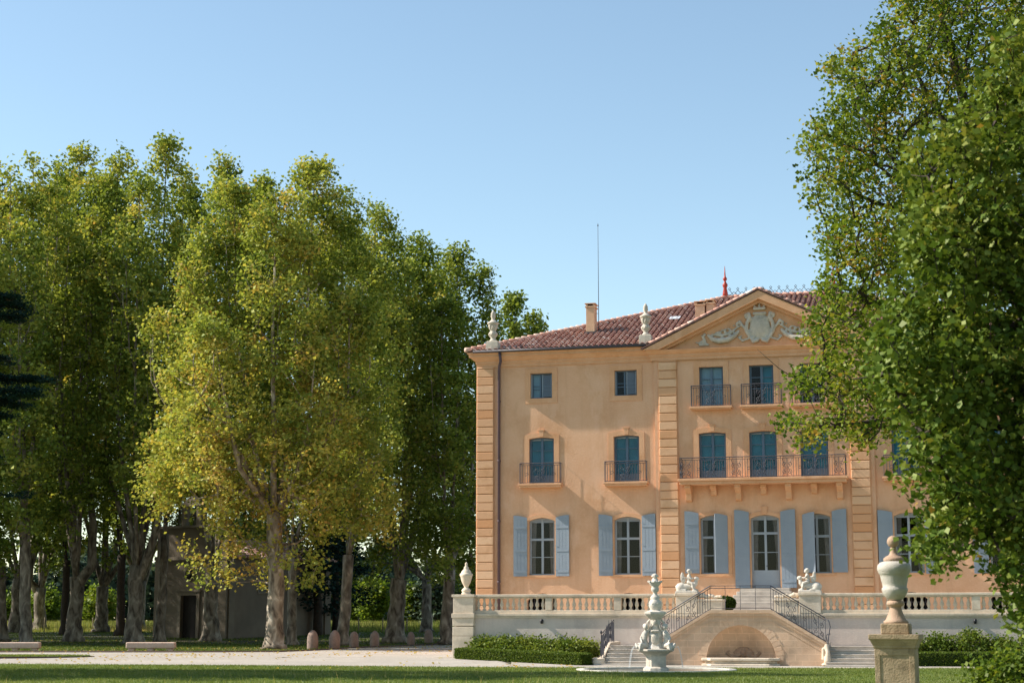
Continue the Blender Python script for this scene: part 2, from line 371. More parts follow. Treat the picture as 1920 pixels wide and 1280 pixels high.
def arch(uc, hw, zt, rise, n=9):
    if rise <= 0: return [(uc-hw, zt), (uc, zt), (uc+hw, zt)]
    R = (hw*hw+rise*rise)/(2*rise); a0 = math.asin(hw/R)
    return [(uc+R*sin(-a0+2*a0*k/(n-1)), zt-R+R*cos(-a0+2*a0*k/(n-1))) for k in range(n)]
def yw(u): return -BP if abs(u) < BAY else 0.
wl = MB()
us = sorted(set([-W_, W_, -BAY, BAY]+[round(o[0]+s*o[1], 4) for o in ops_ for s in (-1, 1)]))
zs = sorted(set([0, 15.0]+[round(o[k], 4) for o in ops_ for k in (2, 3)]))
for i in range(len(us)-1):
    uc = (us[i]+us[i+1])/2; y = yw(uc); run = None
    for k in range(len(zs)-1):
        zc = (zs[k]+zs[k+1])/2
        hole = any(abs(uc-o[0]) < o[1] and o[2] < zc < o[3] for o in ops_)
        if not hole: wl.add([(us[i], y, zs[k]), (us[i+1], y, zs[k]), (us[i+1], y, zs[k+1]), (us[i], y, zs[k+1])], [(0, 1, 2, 3)])
for s in (-1, 1): wl.add([(s*BAY, 0, 0), (s*BAY, -BP, 0), (s*BAY, -BP, 15), (s*BAY, 0, 15)], [(0, 1, 2, 3)])
for (uc, hw, z0, z1, rise, kd) in ops_:                 # reveals and the corners left by the arched heads
    y = yw(uc); d = .32; A = arch(uc, hw, z1, rise)
    loop = [(uc-hw, z0)]+A+[(uc+hw, z0)]
    L = len(loop); vs = [(a, y, b) for a, b in loop]+[(a, y+d, b) for a, b in loop]
    wl.add(vs, [(j, j+1, j+1+L, j+L) for j in range(L-1)]+[(L-1, 0, L, 2*L-1)])
    if rise > 0:
        h = len(A)//2
        wl.add([(uc-hw, y, z1)]+[(a, y, b) for a, b in A[:h+1]], [tuple(range(h+2))])
        wl.add([(uc+hw, y, z1)]+[(a, y, b) for a, b in A[h:]], [tuple(range(h+2))])
wl.add([(-W_, 0, 0), (-W_, DEP, 0), (-W_, DEP, 15), (-W_, 0, 15)], [(0, 1, 2, 3)])
wl.add([(W_, 0, 0), (W_, DEP, 0), (W_, DEP, 15), (W_, 0, 15)], [(0, 1, 2, 3)])
wl.add([(-W_, DEP, 0), (W_, DEP, 0), (W_, DEP, 15), (-W_, DEP, 15)], [(0, 1, 2, 3)])
wl.build('wall', 'plaster', house, fix=False)
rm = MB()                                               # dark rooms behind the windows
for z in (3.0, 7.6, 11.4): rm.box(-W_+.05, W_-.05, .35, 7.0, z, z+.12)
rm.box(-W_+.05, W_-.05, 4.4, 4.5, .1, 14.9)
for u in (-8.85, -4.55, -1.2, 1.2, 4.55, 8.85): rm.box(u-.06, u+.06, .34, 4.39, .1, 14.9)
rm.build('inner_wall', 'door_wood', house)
# surrounds
for (uc, hw, z0, z1, rise, kd) in ops_:
    if kd == 'cellar': continue
    y = yw(uc); w1 = .26 if kd in ('f1', 'f1side', 'top', 'f2') else .18; A = arch(uc, hw, z1, rise)
    if rise > 0: Ao = arch(uc, hw+w1, z1+w1*.95, rise+.06)
    else: Ao = [(uc-hw-w1, z1+w1), (uc, z1+w1), (uc+hw+w1, z1+w1)]
    inner = [(uc-hw, z0)]+A+[(uc+hw, z0)]; outer = [(uc-hw-w1, z0)]+Ao+[(uc+hw+w1, z0)]
    sb = MB(); sb.ring(inner, outer, y-.035, y+.02)
    if kd == 'top': sb.box(uc-hw-w1, uc+hw+w1, y-.035, y+.02, z0-w1, z0)
    if kd == 'gf': sb.box(uc-hw-.2, uc+hw+.2, y-.06, y+.02, z0-.12, z0-.003)
    o = sb.build('window_surround', 'plaster_trim', house, fix=True)
    if kd in ('door', 'f1', 'f1side'):
        kz = z1+.04; kh = .20 if kd == 'gf' else .30; kb = MB(); kb.prism([(uc-.10, kz), (uc+.10, kz), (uc+.13, kz+kh), (uc-.13, kz+kh)], y-.07, y+.01); kb.box(uc-.16, uc+.16, y-.085, y+.01, kz+kh, kz+kh+.05)
        kb.build('keystone', 'plaster_trim', house)
# windows
def window(uc, hw, z0, z1, rise, kd, rng):
    y = yw(uc)+.20; fm = 'window_grey' if kd in ('gf', 'door') else 'window_blue'
    fr = MB(); t = .065; A = arch(uc, hw-.002, z1-.002, rise); Ai = arch(uc, hw-t, z1-t, rise*.9)
    fr.ring([(uc-hw+t, z0+t)]+Ai+[(uc+hw-t, z0+t)], [(uc-hw+.002, z0)]+A+[(uc+hw-.002, z0)], y, y+.07)
    fr.box(uc-hw+.003, uc+hw-.003, y, y+.07, z0, z0+t)
    H = z1-z0; ww = (hw-t)
    if kd in ('gf', 'door'):
        tz = z0+H*.62 if kd == 'gf' else 5.78; fr.box(uc-ww, uc+ww, y-.015, y+.055, tz-.05, tz+.06)
        fr.box(uc-.055, uc+.055, y-.02, y+.05, z0+t, z1-t*.4)
        bars = [z0+t+(tz-.05-z0-t)*.5] if kd == 'gf' else [4.88]
    elif kd == 'top':
        bars = [z0+H*.36, z0+H*.5]; fr.box(uc-.12, uc-.04, y-.02, y+.05, z0+t, z1-t)
    else:
        fr.box(uc-.06, uc+.06, y-.02, y+.05, z0+t, z1-t*.4); bars = [z0+H*.40, z0+H*.72] if kd != 'f2' else [z0+H*.42, z0+H*.7]
    ap = MB()
    if rise > 0: ap.prism([(uc-ww+.002, z1-rise-.075)]+[(a, b_) for a, b_ in arch(uc, ww-.002, z1-.03, rise*.95)]+[(uc+ww-.002, z1-rise-.075)], y+.01, y+.06)
    for b in bars: fr.box(uc-ww, uc+ww, y+.005, y+.045, b-.016, b+.016)
    if kd == 'door': fr.box(uc-ww, uc+ww, y-.005, y+.045, z0+t, 4.03); fr.box(uc-ww+.08, uc-.12, y-.012, y-.005, z0+.14, 3.93); fr.box(uc+.12, uc+ww-.08, y-.012, y-.005, z0+.14, 3.93)
    if kd in ('f1', 'f1side'): fr.box(uc-ww, uc+ww, y-.002, y+.04, z0+t, z0+.42)
    for s in (-1, 1): fr.box(uc+s*(ww-.035), uc+s*ww, y-.012, y+.05, z0+t, z1-t-.02)
    o = fr.build('door' if kd == 'door' else 'window', fm, house)
    if kd == 'door': MB().lathe([(.001, 0), (.035, .01), (.035, .05), (.001, .06)], 8, (uc+.05, y-.06, 4.2)).build('handle', 'iron', o)
    if rise > 0: ap.build('arch_panel', 'slate_blue', o)
    gl = MB(); gp = [(uc-hw+.02, y+.03, z0+.02)]+[(a, y+.03, b) for a, b in arch(uc, hw-.02, z1-.02, rise*.95)]+[(uc+hw-.02, y+.03, z0+.02)]
    gl.add(gp, [tuple(range(len(gp)))]); gl.build('pane', 'glass', o, fix=False)
    if kd in ('gf', 'door'):
        cb = MB(); wv = .32
        for s in (-1, 1):
            if kd == 'gf' and rng.random() < .25: continue
            n = 14; pts = []; tied = rng.uniform(.45, .9)
            vs = []
            for k in range(n+1):
                for z, f in ((z0+.02, .75), (z0+H*.4, tied), (z1, 1.)):
                    a = uc+s*(hw-.03-wv*f*k/n); vs.append((a, y+.16+.035*sin(k*1.7), z))
            cb.add(vs, [(k*3+j, (k+1)*3+j, (k+1)*3+j+1, k*3+j+1) for k in range(n) for j in range(2)], 0, True)
        if cb.v: cb.build('curtain', 'curtain', o, fix=False)
    if kd in ('f1', 'f1side'):
        MB().box(uc-hw+.03, uc+hw-.03, y+.10, y+.12, z0+.02, z1-.02).build('blind', 'teal_blind', o)
    if kd == 'f2' and uc < 0: MB().box(uc-hw+.03, uc+hw-.03, y+.10, y+.12, z0+.02, z1-.02).build('blind', 'pale_blind', o)
    if kd == 'f2' and uc == 0: MB().box(uc+.05, uc+hw-.03, y+.10, y+.12, z0+.02, z1-.02).build('blind', 'teal_blind', o)
    if kd == 'top' and uc in (-11, 11): MB().box(uc-hw+.03, uc+.05, y+.10, y+.12, z0+.02, z1-.02).build('blind', 'pale_blind', o)
    if kd == 'top':                                     # one louvred leaf folded over the right half of the opening
        lv = MB(); a, b = uc+.02, uc+hw-.05
        for x in (a, b-.04): lv.box(x, x+.04, y-.1, y-.06, z0+.06, z1-.06)
        z = z0+.08
        while z < z1-.1: lv.add([(a+.04, y-.1, z), (b-.04, y-.1, z), (b-.04, y-.06, z+.045), (a+.04, y-.06, z+.045)], [(0, 1, 2, 3)]); z += .05
        lv.build('shutter', 'slate_blue', o)
        MB().box(uc-hw+.01, uc-hw+.07, y-.1, y-.03, z0+.05, z1-.05).build('shutter', 'slate_blue', o)
rng = random.Random(5)
for a in ops_:
    if a[5] == 'cellar':
        uc, hw, z0, z1 = a[:4]
        g = MB()
        for k in range(7): g.tube([(uc-hw+.1+k*.216, .2, z0), (uc-hw+.1+k*.216, .2, z1)], .012, 4)
        g.box(uc-hw, uc+hw, .19, .21, (z0+z1)/2-.015, (z0+z1)/2+.015)
        g.build('cellar_grille', 'iron', house)
    else: window(*a, rng)
# shutters
def shutter(hx, side, z0, z1, width, ang, yb):
    """hinge at hx; side -1 opens to the left; ang = 0 lies flat on the wall, pi closed"""
    b = MB(); rise = .11; pts = [(0, z0)]
    n = 6
    for k in range(n+1): x = width*k/n; pts.append((x, z1-rise+rise*sin(pi/2*min(1, x/width*1.1))*1.0))
    pts.append((width, z0)); pts = [pts[0]]+pts[1:]
    b.prism(pts, -.02, .02)
    for f in (.08, .42, .80): zc = z0+(z1-z0)*f; b.box(.015, width-.015, -.036, -.0205, zc-.055, zc+.055)
    for k in (1, 2, 3): b.box(width*k/4-.004, width*k/4+.004, -.0235, -.0202, z0+.01, z1-rise-.02)
    o = b.build('shutter', 'slate_blue', house)
    o.location = (hx, yb, 0)
    if side < 0: o.scale = (-1, 1, 1)
    o.rotation_euler = (0, 0, (-ang if side > 0 else ang))
    for f in (.1, .5, .85): zc = z0+(z1-z0)*f; MB().box(-.03, .07, -.045, -.037, zc-.015, zc+.015).build('hinge', 'slate_blue', o)
for u in (-11, -6.7, 6.7, 11):
    for s in (-1, 1): shutter(u+s*(GFW+.07), s, GF0-.06, GF1+.12, .68, radians(4), -.07)
for u in (-2.44, 2.44):
    so = 1 if u > 0 else -1
    shutter(u+so*(GFW+.07), so, GF0+.03, GF1+.2, .68, radians(3), -BP-.07)
    shutter(u-so*(GFW-.01), -so, GF0+.03, GF1+.06, .66, radians(150), -BP-.04)
for s in (-1, 1): shutter(s*(.68+.07), s, 3.19, 6.9, .70, radians(3), -BP-.07)
# quoined pilasters
def quoins(x0, x1, yb, z0, z1, seed):
    r = random.Random(seed); b = MB(); z = z0; h = .422
    b.box(x0-.04, x1+.04, yb-.05, yb, z0, z1, .3)
    while z < z1-.05:
        t = min(z+h-.035, z1); y0 = yb-.125-r.uniform(0, .008)
        a = .022
        vs = [(x0, yb-.05, z), (x1, yb-.05, z), (x1, yb-.05, t), (x0, yb-.05, t), (x0, y0+a, z), (x1, y0+a, z), (x1, y0+a, t), (x0, y0+a, t),
              (x0+a, y0, z+a), (x1-a, y0, z+a), (x1-a, y0, t-a), (x0+a, y0, t-a)]
        b.add(vs, [(0, 1, 5, 4), (1, 2, 6, 5), (2, 3, 7, 6), (3, 0, 4, 7), (4, 5, 9, 8), (5, 6, 10, 9), (6, 7, 11, 10), (7, 4, 8, 11), (8, 9, 10, 11)], max(.01, min(1, r.gauss(.5, .28))))
        z += h
    b.build('quoins', 'plaster_block', house)
quoins(-14.32, -13.46, 0, 2.0, 14.3, 1); quoins(13.46, 14.32, 0, 2.0, 14.3, 2)
quoins(-5.02, -4.14, -BP, 2.0, 14.3, 3); quoins(4.14, 5.02, -BP, 2.0, 14.3, 4)
# cornice round the house, stepping forward over the bay
prof = [(0, 14.30), (.06, 14.30), (.06, 14.46), (.10, 14.48), (.10, 14.60), (.20, 14.66), (.30, 14.78), (.38, 14.80), (.38, 14.93), (.46, 14.97), (.46, 15.04), (0, 15.04)]
def sweep(path, prof, closed=False):
    """path of (x, y) with outward mitre directions"""
    b = MB(); m = len(prof); vs = []
    for (x, y, dx, dy) in path:
        for d, z in prof: vs.append((x+dx*d, y+dy*d, z))
    n = len(path)
    b.add(vs, [(i*m+k, (i+1)*m+k, (i+1)*m+k+1, i*m+k+1) for i in range(n-1) for k in range(m-1)]); return b
q = -BP-.06
c = sweep([(-W_, DEP, -1, 1), (-W_, 0, -1, -1), (-BAY-.1, 0, 0, -1), (-BAY-.1, q, -1, -1) if 0 else (-BAY-.1, 0, 0, -1)], prof)
c.build('cornice', 'plaster_trim', house)
c = sweep([(W_, DEP, 1, 1), (W_, 0, 1, -1), (BAY+.1, 0, 0, -1)], prof); c.build('cornice', 'plaster_trim', house)
prof2 = [p for p in prof if p[1] < 14.79]+[(.30, 14.80), (0, 14.80)]
c = sweep([(-BAY-.1, .4, -1, 0), (-BAY-.1, q, -1, -1), (BAY+.1, q, 1, -1), (BAY+.1, .4, 1, 0)], prof2); c.build('cornice', 'plaster_trim', house)
# pediment
pd = MB(); pd.prism([(-5.0, 14.78), (5.0, 14.78), (0, 17.3)], q+.02, q+.2); ped = pd.build('pediment', 'plaster_trim', house)
rk = MB()
for s in (-1, 1):
    rk.prism([(s*5.75, 14.80), (0, 17.52), (0, 17.12), (s*4.95, 14.80)], q-.42, .3)
    rk.prism([(s*4.95, 14.803), (0, 17.118), (0, 16.96), (s*4.62, 14.803)], q-.20, .1)
rk.build('raking_cornice', 'plaster_trim', ped)
MB().prism([(-5.78, 14.83), (0, 17.56), (5.78, 14.83), (5.85, 14.88), (0, 17.63), (-5.85, 14.88)], q-.46, q-.2).build('tile_edge', 'roof_under', ped)
yt = q+.02                                              # carved coat of arms: blank shield, crown, volutes and two garlands
it = [('b', (0, yt, 15.80), (.52, .17, .62)), ('b', (0, yt, 15.55), (.60, .13, .42)), ('b', (0, yt, 16.1), (.5, .13, .3)),
      ('x', (-.30, .30, yt-.16, yt+.05, 16.62, 16.74)), ('c', [(-.27, yt-.05, 16.45), (.27, yt-.05, 16.45)], [.08, .08])]
for s in (-1, 1):
    def P(*l): return [(s*a, yt+y, z) for a, y, z in l]
    it += [('c', P((.50, -.05, 15.3), (.66, -.08, 15.6), (.62, -.08, 16.0), (.48, -.08, 16.25), (.52, -.06, 16.45), (.70, -.05, 16.40), (.68, -.05, 16.25)), [.07, .09, .09, .10, .09, .07, .05]),
           ('c', P((.68, -.02, 15.65), (.86, -.05, 15.9), (.98, -.05, 16.08), (1.12, -.04, 15.98), (1.08, -.04, 15.82), (.98, -.04, 15.85)), [.06, .07, .08, .07, .06, .04]),
           ('c', P((.15, -.08, 15.12), (.32, -.1, 15.05), (.42, -.08, 15.2), (.30, -.08, 15.28)), [.10, .09, .07, .05]),
           ('c', P((.5, -.02, 15.25), (.85, -.04, 15.12), (1.05, -.04, 15.3), (.9, -.03, 15.36)), [.06, .06, .05, .04]),
           ('c', P((1.05, -.03, 15.6), (1.25, -.06, 15.38), (1.6, -.08, 15.2), (2.0, -.08, 15.16), (2.3, -.06, 15.25), (2.52, -.04, 15.45)), [.08, .12, .15, .15, .12, .08]),
           ('c', P((1.1, -.03, 15.8), (1.5, -.03, 15.5), (1.9, -.03, 15.42), (2.35, -.03, 15.5)), [.05, .07, .07, .05]),
           ('c', P((2.7, -.02, 15.02), (2.72, -.04, 15.25), (2.82, -.04, 15.42)), [.10, .08, .07]), ('b', (s*2.72, yt-.04, 15.5), .085),
           ('c', P((2.8, -.02, 15.2), (3.0, -.03, 15.1), (3.15, -.02, 15.14)), [.06, .05, .035]), ('c', P((2.55, -.02, 15.0), (2.95, -.02, 15.0)), [.07, .07]),
           ('c', P((.2, -.06, 16.74), (.26, -.06, 16.86)), [.07, .05]), ('c', P((0, -.06, 16.74), (0, -.06, 16.92)), [.07, .05])]
    rr = random.Random(3)
    for k in range(26):
        a = rr.uniform(1.15, 2.5); z0 = 15.45+.08*abs(a-1.9)
        zm = 17.0-a*.50-.38
        if zm > z0: it.append(('b', (s*a, yt-.03, rr.uniform(z0, zm)), (rr.uniform(.05, .09), .06, rr.uniform(.04, .07))))
blob('coat_of_arms', it, .032, 'pale_stone', ped, smooth=1)
# roof
EZ = 15.06; ov = .52; RY = 11.4; RZ = 19.5; sl_ = (RZ-EZ)/(RY+ov)
rf = MB()
x0, x1, y0, y1 = -W_-ov, W_+ov, -ov, DEP+ov
rv = [(x0, y0, EZ), (x1, y0, EZ), (x1, y1, EZ), (x0, y1, EZ), (x0+RY+ov, RY, RZ), (x1-RY-ov, RY, RZ)]
zn = EZ+(.1+ov)*sl_
rv += [(-5.5, y0, EZ), (-5.5, .1, zn), (5.5, .1, zn), (5.5, y0, EZ)]
rf.add(rv, [(0, 6, 7, 4), (7, 8, 5, 4), (8, 9, 1, 5), (1, 2, 5), (2, 3, 4, 5), (3, 0, 4), (0, 3, 2, 1, 9, 8, 7, 6)])
roof = rf.build('roof', 'roof_under', house)
def tiles(a, b, along, inw, name):
    """canal tiles on one slope: a-b the eave ends, inw the inward direction"""
    r = random.Random(11); a = Vector(a); b = Vector(b); L = (b-a).length; ax = (b-a).normalized(); n = int(L/.285); vs = []; fs = []; ti = []
    up = Vector((inw[0], inw[1], sl_)); lu = up.length; up.normalize(); nr = ax.cross(up); nr = nr if nr.z > 0 else -nr
    for i in range(n):
        u = (i+.5)*L/n; lim = min(u, L-u, RY+ov)*lu
        if lim < .3: continue
        k = 0; t = -.06+(.72 if along and abs(u-L/2) < 5.45 else 0); pc = r.random()
        while t < lim-.1:
            ln = .44; t1 = min(t+ln, lim); base = len(vs); jit = r.uniform(-.012, .012)
            for (tt, rad, h) in ((t, .105, .055), (t1, .085, .012)):
                for j in range(6):
                    q_ = pi*j/5; p = a+ax*(u+jit-rad*cos(q_))+up*tt+nr*(h+rad*.95*sin(q_)); vs.append(p)
            m = 6; fs += [(base+j, base+j+1, base+m+j+1, base+m+j) for j in range(5)]
            tv = min(1, max(.01, .5+.2*r.gauss(0, 1)+.12*(pc-.5))); ti += [tv]*5
            fs.append(tuple(base+j for j in range(6))); ti.append(.02)
            t += .36
    mb = MB(); mb.v = [tuple(p) for p in vs]; mb.f = fs; mb.t = ti; mb.sm = [False]*len(fs)
    mb.build(name, 'tile', roof, fix=False)
tiles((x0, y0, EZ), (x1, y0, EZ), 1, (0, 1), 'roof_tiles'); tiles((x0, y1, EZ), (x0, y0, EZ), 0, (1, 0), 'roof_tiles'); tiles((x1, y0, EZ), (x1, y1, EZ), 0, (-1, 0), 'roof_tiles')
hp = MB()                                               # caps on hips and ridge
for (p, e) in ((rv[0], rv[4]), (rv[3], rv[4]), (rv[1], rv[5]), (rv[2], rv[5]), (rv[4], rv[5])):
    p = Vector(p); e = Vector(e); n = int((e-p).length/.38)
    for k in range(n):
        a = p.lerp(e, k/n); b = p.lerp(e, min(1, (k+1.15)/n)); hp.tube([a+Vector((0, 0, .10)), b+Vector((0, 0, .06))], [.13, .10], 8, tint=.3+.5*rng.random())
hp.build('ridge_tiles', 'tile', roof)
pr = MB(); yb = 6.1                                     # the pediment's own roof running back into the slope
for s in (-1, 1): pr.add([(s*5.85, q-.45, 14.87), (0, q-.45, 17.62), (0, yb+.3, 17.62), (s*5.85, -.5, 14.90)], [(0, 1, 2, 3)])
pr.build('pediment_roof', 'roof_under', roof, fix=False)
pt = MB(); r = random.Random(4)
for s in (-1, 1):
    for i in range(24):
        yy = q-.3+i*.285
        tmax = 1.0; y_hit = yy
        # slope height at which the main roof swallows it
        zmain = EZ+(yy+ov)*sl_; f0 = max(0, (zmain-14.87)/2.75)
        f = f0
        while f < 1:
            f2 = min(1, f+.06); P0 = Vector((s*5.85*(1-f), yy, 14.87+2.75*f+.06)); P1 = Vector((s*5.85*(1-f2), yy, 14.87+2.75*f2+.03)); pt.tube([P0, P1], [.1, .085], 6, tint=max(.02, min(1, r.gauss(.5, .22)))); f += .055
pt.build('roof_tiles', 'tile', roof)
for s in (-1, 1): MB().tube([(s*(W_+.1), -.56, 15.05), (s*5.6, -.56, 15.05)], .07, 8).build('gutter', 'gutter', house)
dp = MB(); dp.tube([(-13.05, -.45, 14.98), (-13.0, -.42, 14.55), (-13.12, -.22, 14.3), (-13.16, -.13, 14.1), (-13.16, -.11, 2.0)], .075, 8)
for z in (3.5, 6.5, 9.5, 12.5): dp.lathe([(.09, 0), (.09, .08)], 8, (-13.16, -.11, z))
dp.build('downpipe', 'pipe', house)
# chimneys, skylight, antenna, crest, finials
def chimney(uc, yc, hw, z1):
    b = MB(); b.box(uc-hw, uc+hw, yc-.35, yc+.35, EZ, z1-.22); b.box(uc-hw-.05, uc+hw+.05, yc-.4, yc+.4, z1-.22, z1-.15)
    for s in (-1, 1): b.box(uc+s*hw, uc+s*(hw-.08), yc-.35, yc+.35, z1-.15, z1-.04)
    b.box(uc-hw-.07, uc+hw+.07, yc-.42, yc+.42, z1-.04, z1)
    o = b.build('chimney', 'chimney_plaster', roof, bevel=.01); fl = MB(); zz = EZ+(yc-.4+ov)*sl_; fl.box(uc-hw-.1, uc+hw+.1, yc-.47, yc-.352, zz-.1, zz+.16); fl.build('chimney_flashing', 'gutter', o)
chimney(-9.0, 3.0, .22, 17.9); chimney(-3.42, 4.0, .24, 17.93); chimney(-2.90, 4.05, .2, 18.0); chimney(9.0, 3.0, .22, 17.9)
sk = MB(); ys_ = 5.3; zz = EZ+(ys_+ov)*sl_; sk.add([(-5.3, ys_, zz+.14), (-4.75, ys_, zz+.14), (-4.75, ys_+.7, zz+.14+.7*sl_), (-5.3, ys_+.7, zz+.14+.7*sl_)], [(0, 1, 2, 3)]); sk.build('skylight', 'zinc', roof, fix=False)
p = WY(1107, 412, OY+3.2+8.6*sin(TH)); MB().tube([(-8.62, 3.0, 16.1), (-8.62, 3.0, p.z*.98)], [.022, .012], 6).tube([(-8.78, 3.0, 17.4), (-8.62, 3.0, 17.4)], .012, 4).lathe([(.001, 0), (.035, .05), (.001, .2)], 8, (-8.62, 3.0, p.z*.98)).build('antenna_mast', 'iron', roof)
cr = MB()
n = 12; L0 = -2.75; st = 5.5/n; z = RZ+.16
for k in range(n+1):
    x = L0+k*st
    for s in (-1, 1):
        if L0-.01 <= x+s*st/2 <= L0+5.5+.01: cr.tube([(x+s*st/2, RY, z), (x, RY, z+.30)], .014, 4); cr.tube([(x, RY, z), (x+s*st/2, RY, z+.2)], .012, 4)
    cr.tube([(x, RY, z+.30), (x-.07, RY, z+.37), (x, RY, z+.44), (x+.07, RY, z+.37), (x, RY, z+.30)], .016, 4)
cr.tube([(L0-.2, RY, z), (L0+5.7, RY, z)], .016, 4); cr.build('roof_cresting', 'iron', roof)
fp = [(.16, 0), (.15, .25), (.09, .55), (.14, .66), (.15, .74), (.07, .88), (.05, .95), (.11, 1.02), (.12, 1.10), (.05, 1.2), (.04, 1.35), (.012, 1.8)]
for u in (-3.0, 3.0): MB().lathe(fp, 12, (u, RY, RZ+.05)).build('roof_finial', 'red_finial', roof)
# small balconies
def spiral(cx, cz, r0, turns, dirn, a0, n=18):
    return [(cx+r0*(1-.75*k/n)*cos(a0+dirn*2*pi*turns*k/n), cz+r0*(1-.75*k/n)*sin(a0+dirn*2*pi*turns*k/n)) for k in range(n+1)]
def railing_panel(mb, mp, L, H, seed=0, step=.0):
    """mp(s, t) -> point; scrollwork between two rails"""
    r = .012
    def ln(pts, rr=r, n=4): mb.tube([mp(a, b) for a, b in pts], rr, n)
    ln([(0, H), (L, H)], .022); ln([(0, H-.10), (L, H-.10)], .013); ln([(0, .04), (L, .04)], .016)
    n = max(1, round(L/.62)); w = L/n
    for k in range(n+1): ln([(k*w, 0), (k*w, H)], .011)
    for k in range(n):
        x = k*w; c = x+w/2; h = H-.14
        kind = (k+seed) % 2
        if kind == 0 or n == 1:
            for s in (-1, 1):
                ln(spiral(c+s*w*.2, h*.72, w*.19, 1.1, s, -pi/2)); ln(spiral(c+s*w*.2, h*.28, w*.19, 1.1, -s, pi/2)); ln([(c+s*w*.38, .06), (c+s*w*.1, h*.5), (c+s*w*.38, h)])
            ln([(c, .05), (c, h+.02)])
        else:
            for j in range(1, 5): ln([(x+w*j/5, .04), (x+w*j/5, H-.10)])
            ln(spiral(c, h*.5, w*.16, 1., 1, 0))
def balcony(uc, hw, zb, H, yb, slab=.2, proj=.42):
    sb = MB(); sb.box(uc-hw-.05, uc+hw+.05, yb-proj-.05, yb, zb-.10, zb); sb.box(uc-hw, uc+hw, yb-proj, yb, zb-slab, zb-.1)
    s_ = sb.build('balcony', 'plaster_trim', house, bevel=.01)
    r_ = MB(); y = yb-proj+.03; railing_panel(r_, lambda s, t: (uc-hw+.02+s, y, zb+t), 2*hw-.04, H, 1)
    for s in (-1, 1):
        for z in (zb+H, zb+.04): r_.tube([(uc+s*(hw-.02), y, z), (uc+s*(hw-.02), yb, z)], .015, 4)
        for k in (1, 2): r_.tube([(uc+s*(hw-.02), y+k*.13, zb), (uc+s*(hw-.02), y+k*.13, zb+H)], .009, 4)
    r_.build('railing', 'iron', s_)
for u in (-11, -6.7, 6.7, 11): balcony(u, 1.05, F10-.02, 1.0, 0)
for u in (-2.44, 0, 2.44): balcony(u, .98, 11.94, 1.02, -BP, .16, .34)
sb = MB(); zb = F10+.0; PJ = 1.0
sb.box(-4.02, 4.02, -BP-PJ, -BP, zb-.12, zb); sb.box(-3.95, 3.95, -BP-PJ+.07, -BP, zb-.28, zb-.12)
big = sb.build('balcony', 'plaster_trim', house, bevel=.015)
for k in range(7):                                      # corbels, large and small in turn
    x = -3.6+k*1.2; bigc = k % 2 == 0; h = .78 if bigc else .5; d = .78 if bigc else .55; hw = .14
    pts = [(-BP, zb-.28), (-BP-d, zb-.28), (-BP-d, zb-.28-.16), (-BP-d*.62, zb-.28-h*.42), (-BP-d*.42, zb-.28-h*.5), (-BP-d*.38, zb-.28-h*.9), (-BP-.02, zb-.28-h), (-BP, zb-.28-h)]
    c = MB(); n_ = len(pts); c.add([(x-hw, a, b) for a, b in pts]+[(x+hw, a, b) for a, b in pts], [tuple(range(n_)), tuple(range(2*n_-1, n_-1, -1))]+[(i, (i+1) % n_, (i+1) % n_+n_, i+n_) for i in range(n_)])
    c.build('corbel', 'plaster_trim', big, bevel=.015)
r_ = MB(); railing_panel(r_, lambda s, t: (-3.92+s, -BP-PJ+.05, zb+t), 7.84, 1.0)
for s in (-1, 1): railing_panel(r_, lambda a, t: (s*3.92, -BP-PJ+.05+a, zb+t), .9, 1.0)
r_.build('railing', 'iron', big)
# steps up to the door
st_ = MB(); zt = 2.0; n = 7; rh = (3.17-zt)/n
for k in range(n): st_.box(-1.05-(n-k)*.12, 1.05+(n-k)*.12, -BP-.9-(n-k-1)*.34, -BP-.13, zt+k*rh, zt+(k+1)*rh)
st_.build('door_steps', 'step_stone', house, bevel=.02)

# ================================================================== TERRACE
LE = -13.75; RE = 22.0; TY = -6.0; SU = -.27            # terrace wall line; SU: the stair axis
ter = MB(); ter.slab([(LE+.3, TY+.35), (RE, TY+.35), (RE, 4), (LE+.3, 4)], -.3, 2.0)
o = ter.build('terrace', 'terrace_paving'); o.location = (OX, OY, 0); o.rotation_euler = (0, 0, -TH); props(o, kind='structure')
tw = thing('terrace_wall', 'pale plastered terrace wall topped by a stone balustrade in front of the chateau', 'terrace wall', tuple(B2W(0, TY)), -TH)
b = MB(); OPN = 1.12
b.box(LE, SU-OPN, 0, .4, -.4, 1.78); b.box(SU+OPN, RE, 0, .4, -.4, 1.78); b.box(LE, LE+.4, .402, 6.5, -.4, 1.78); b.build('wall', 'terrace_plaster', tw)
b = MB()
for a, c_ in ((LE+.4, SU-OPN), (SU+OPN, RE)):
    b.box(a, c_, -.06, .46, 1.78, 1.86); b.box(a, c_, -.09, .49, 1.86, 1.97)
    b.box(a, c_, .05, .38, 1.97, 2.12)
b.build('coping', 'stone', tw, bevel=.015)
hr = MB(); sections = []
def rail(a, c_):
    hr.box(a, c_, .06, .36, 2.66, 2.72); hr.box(a, c_, .01, .41, 2.72, 2.84)
PIERS = []
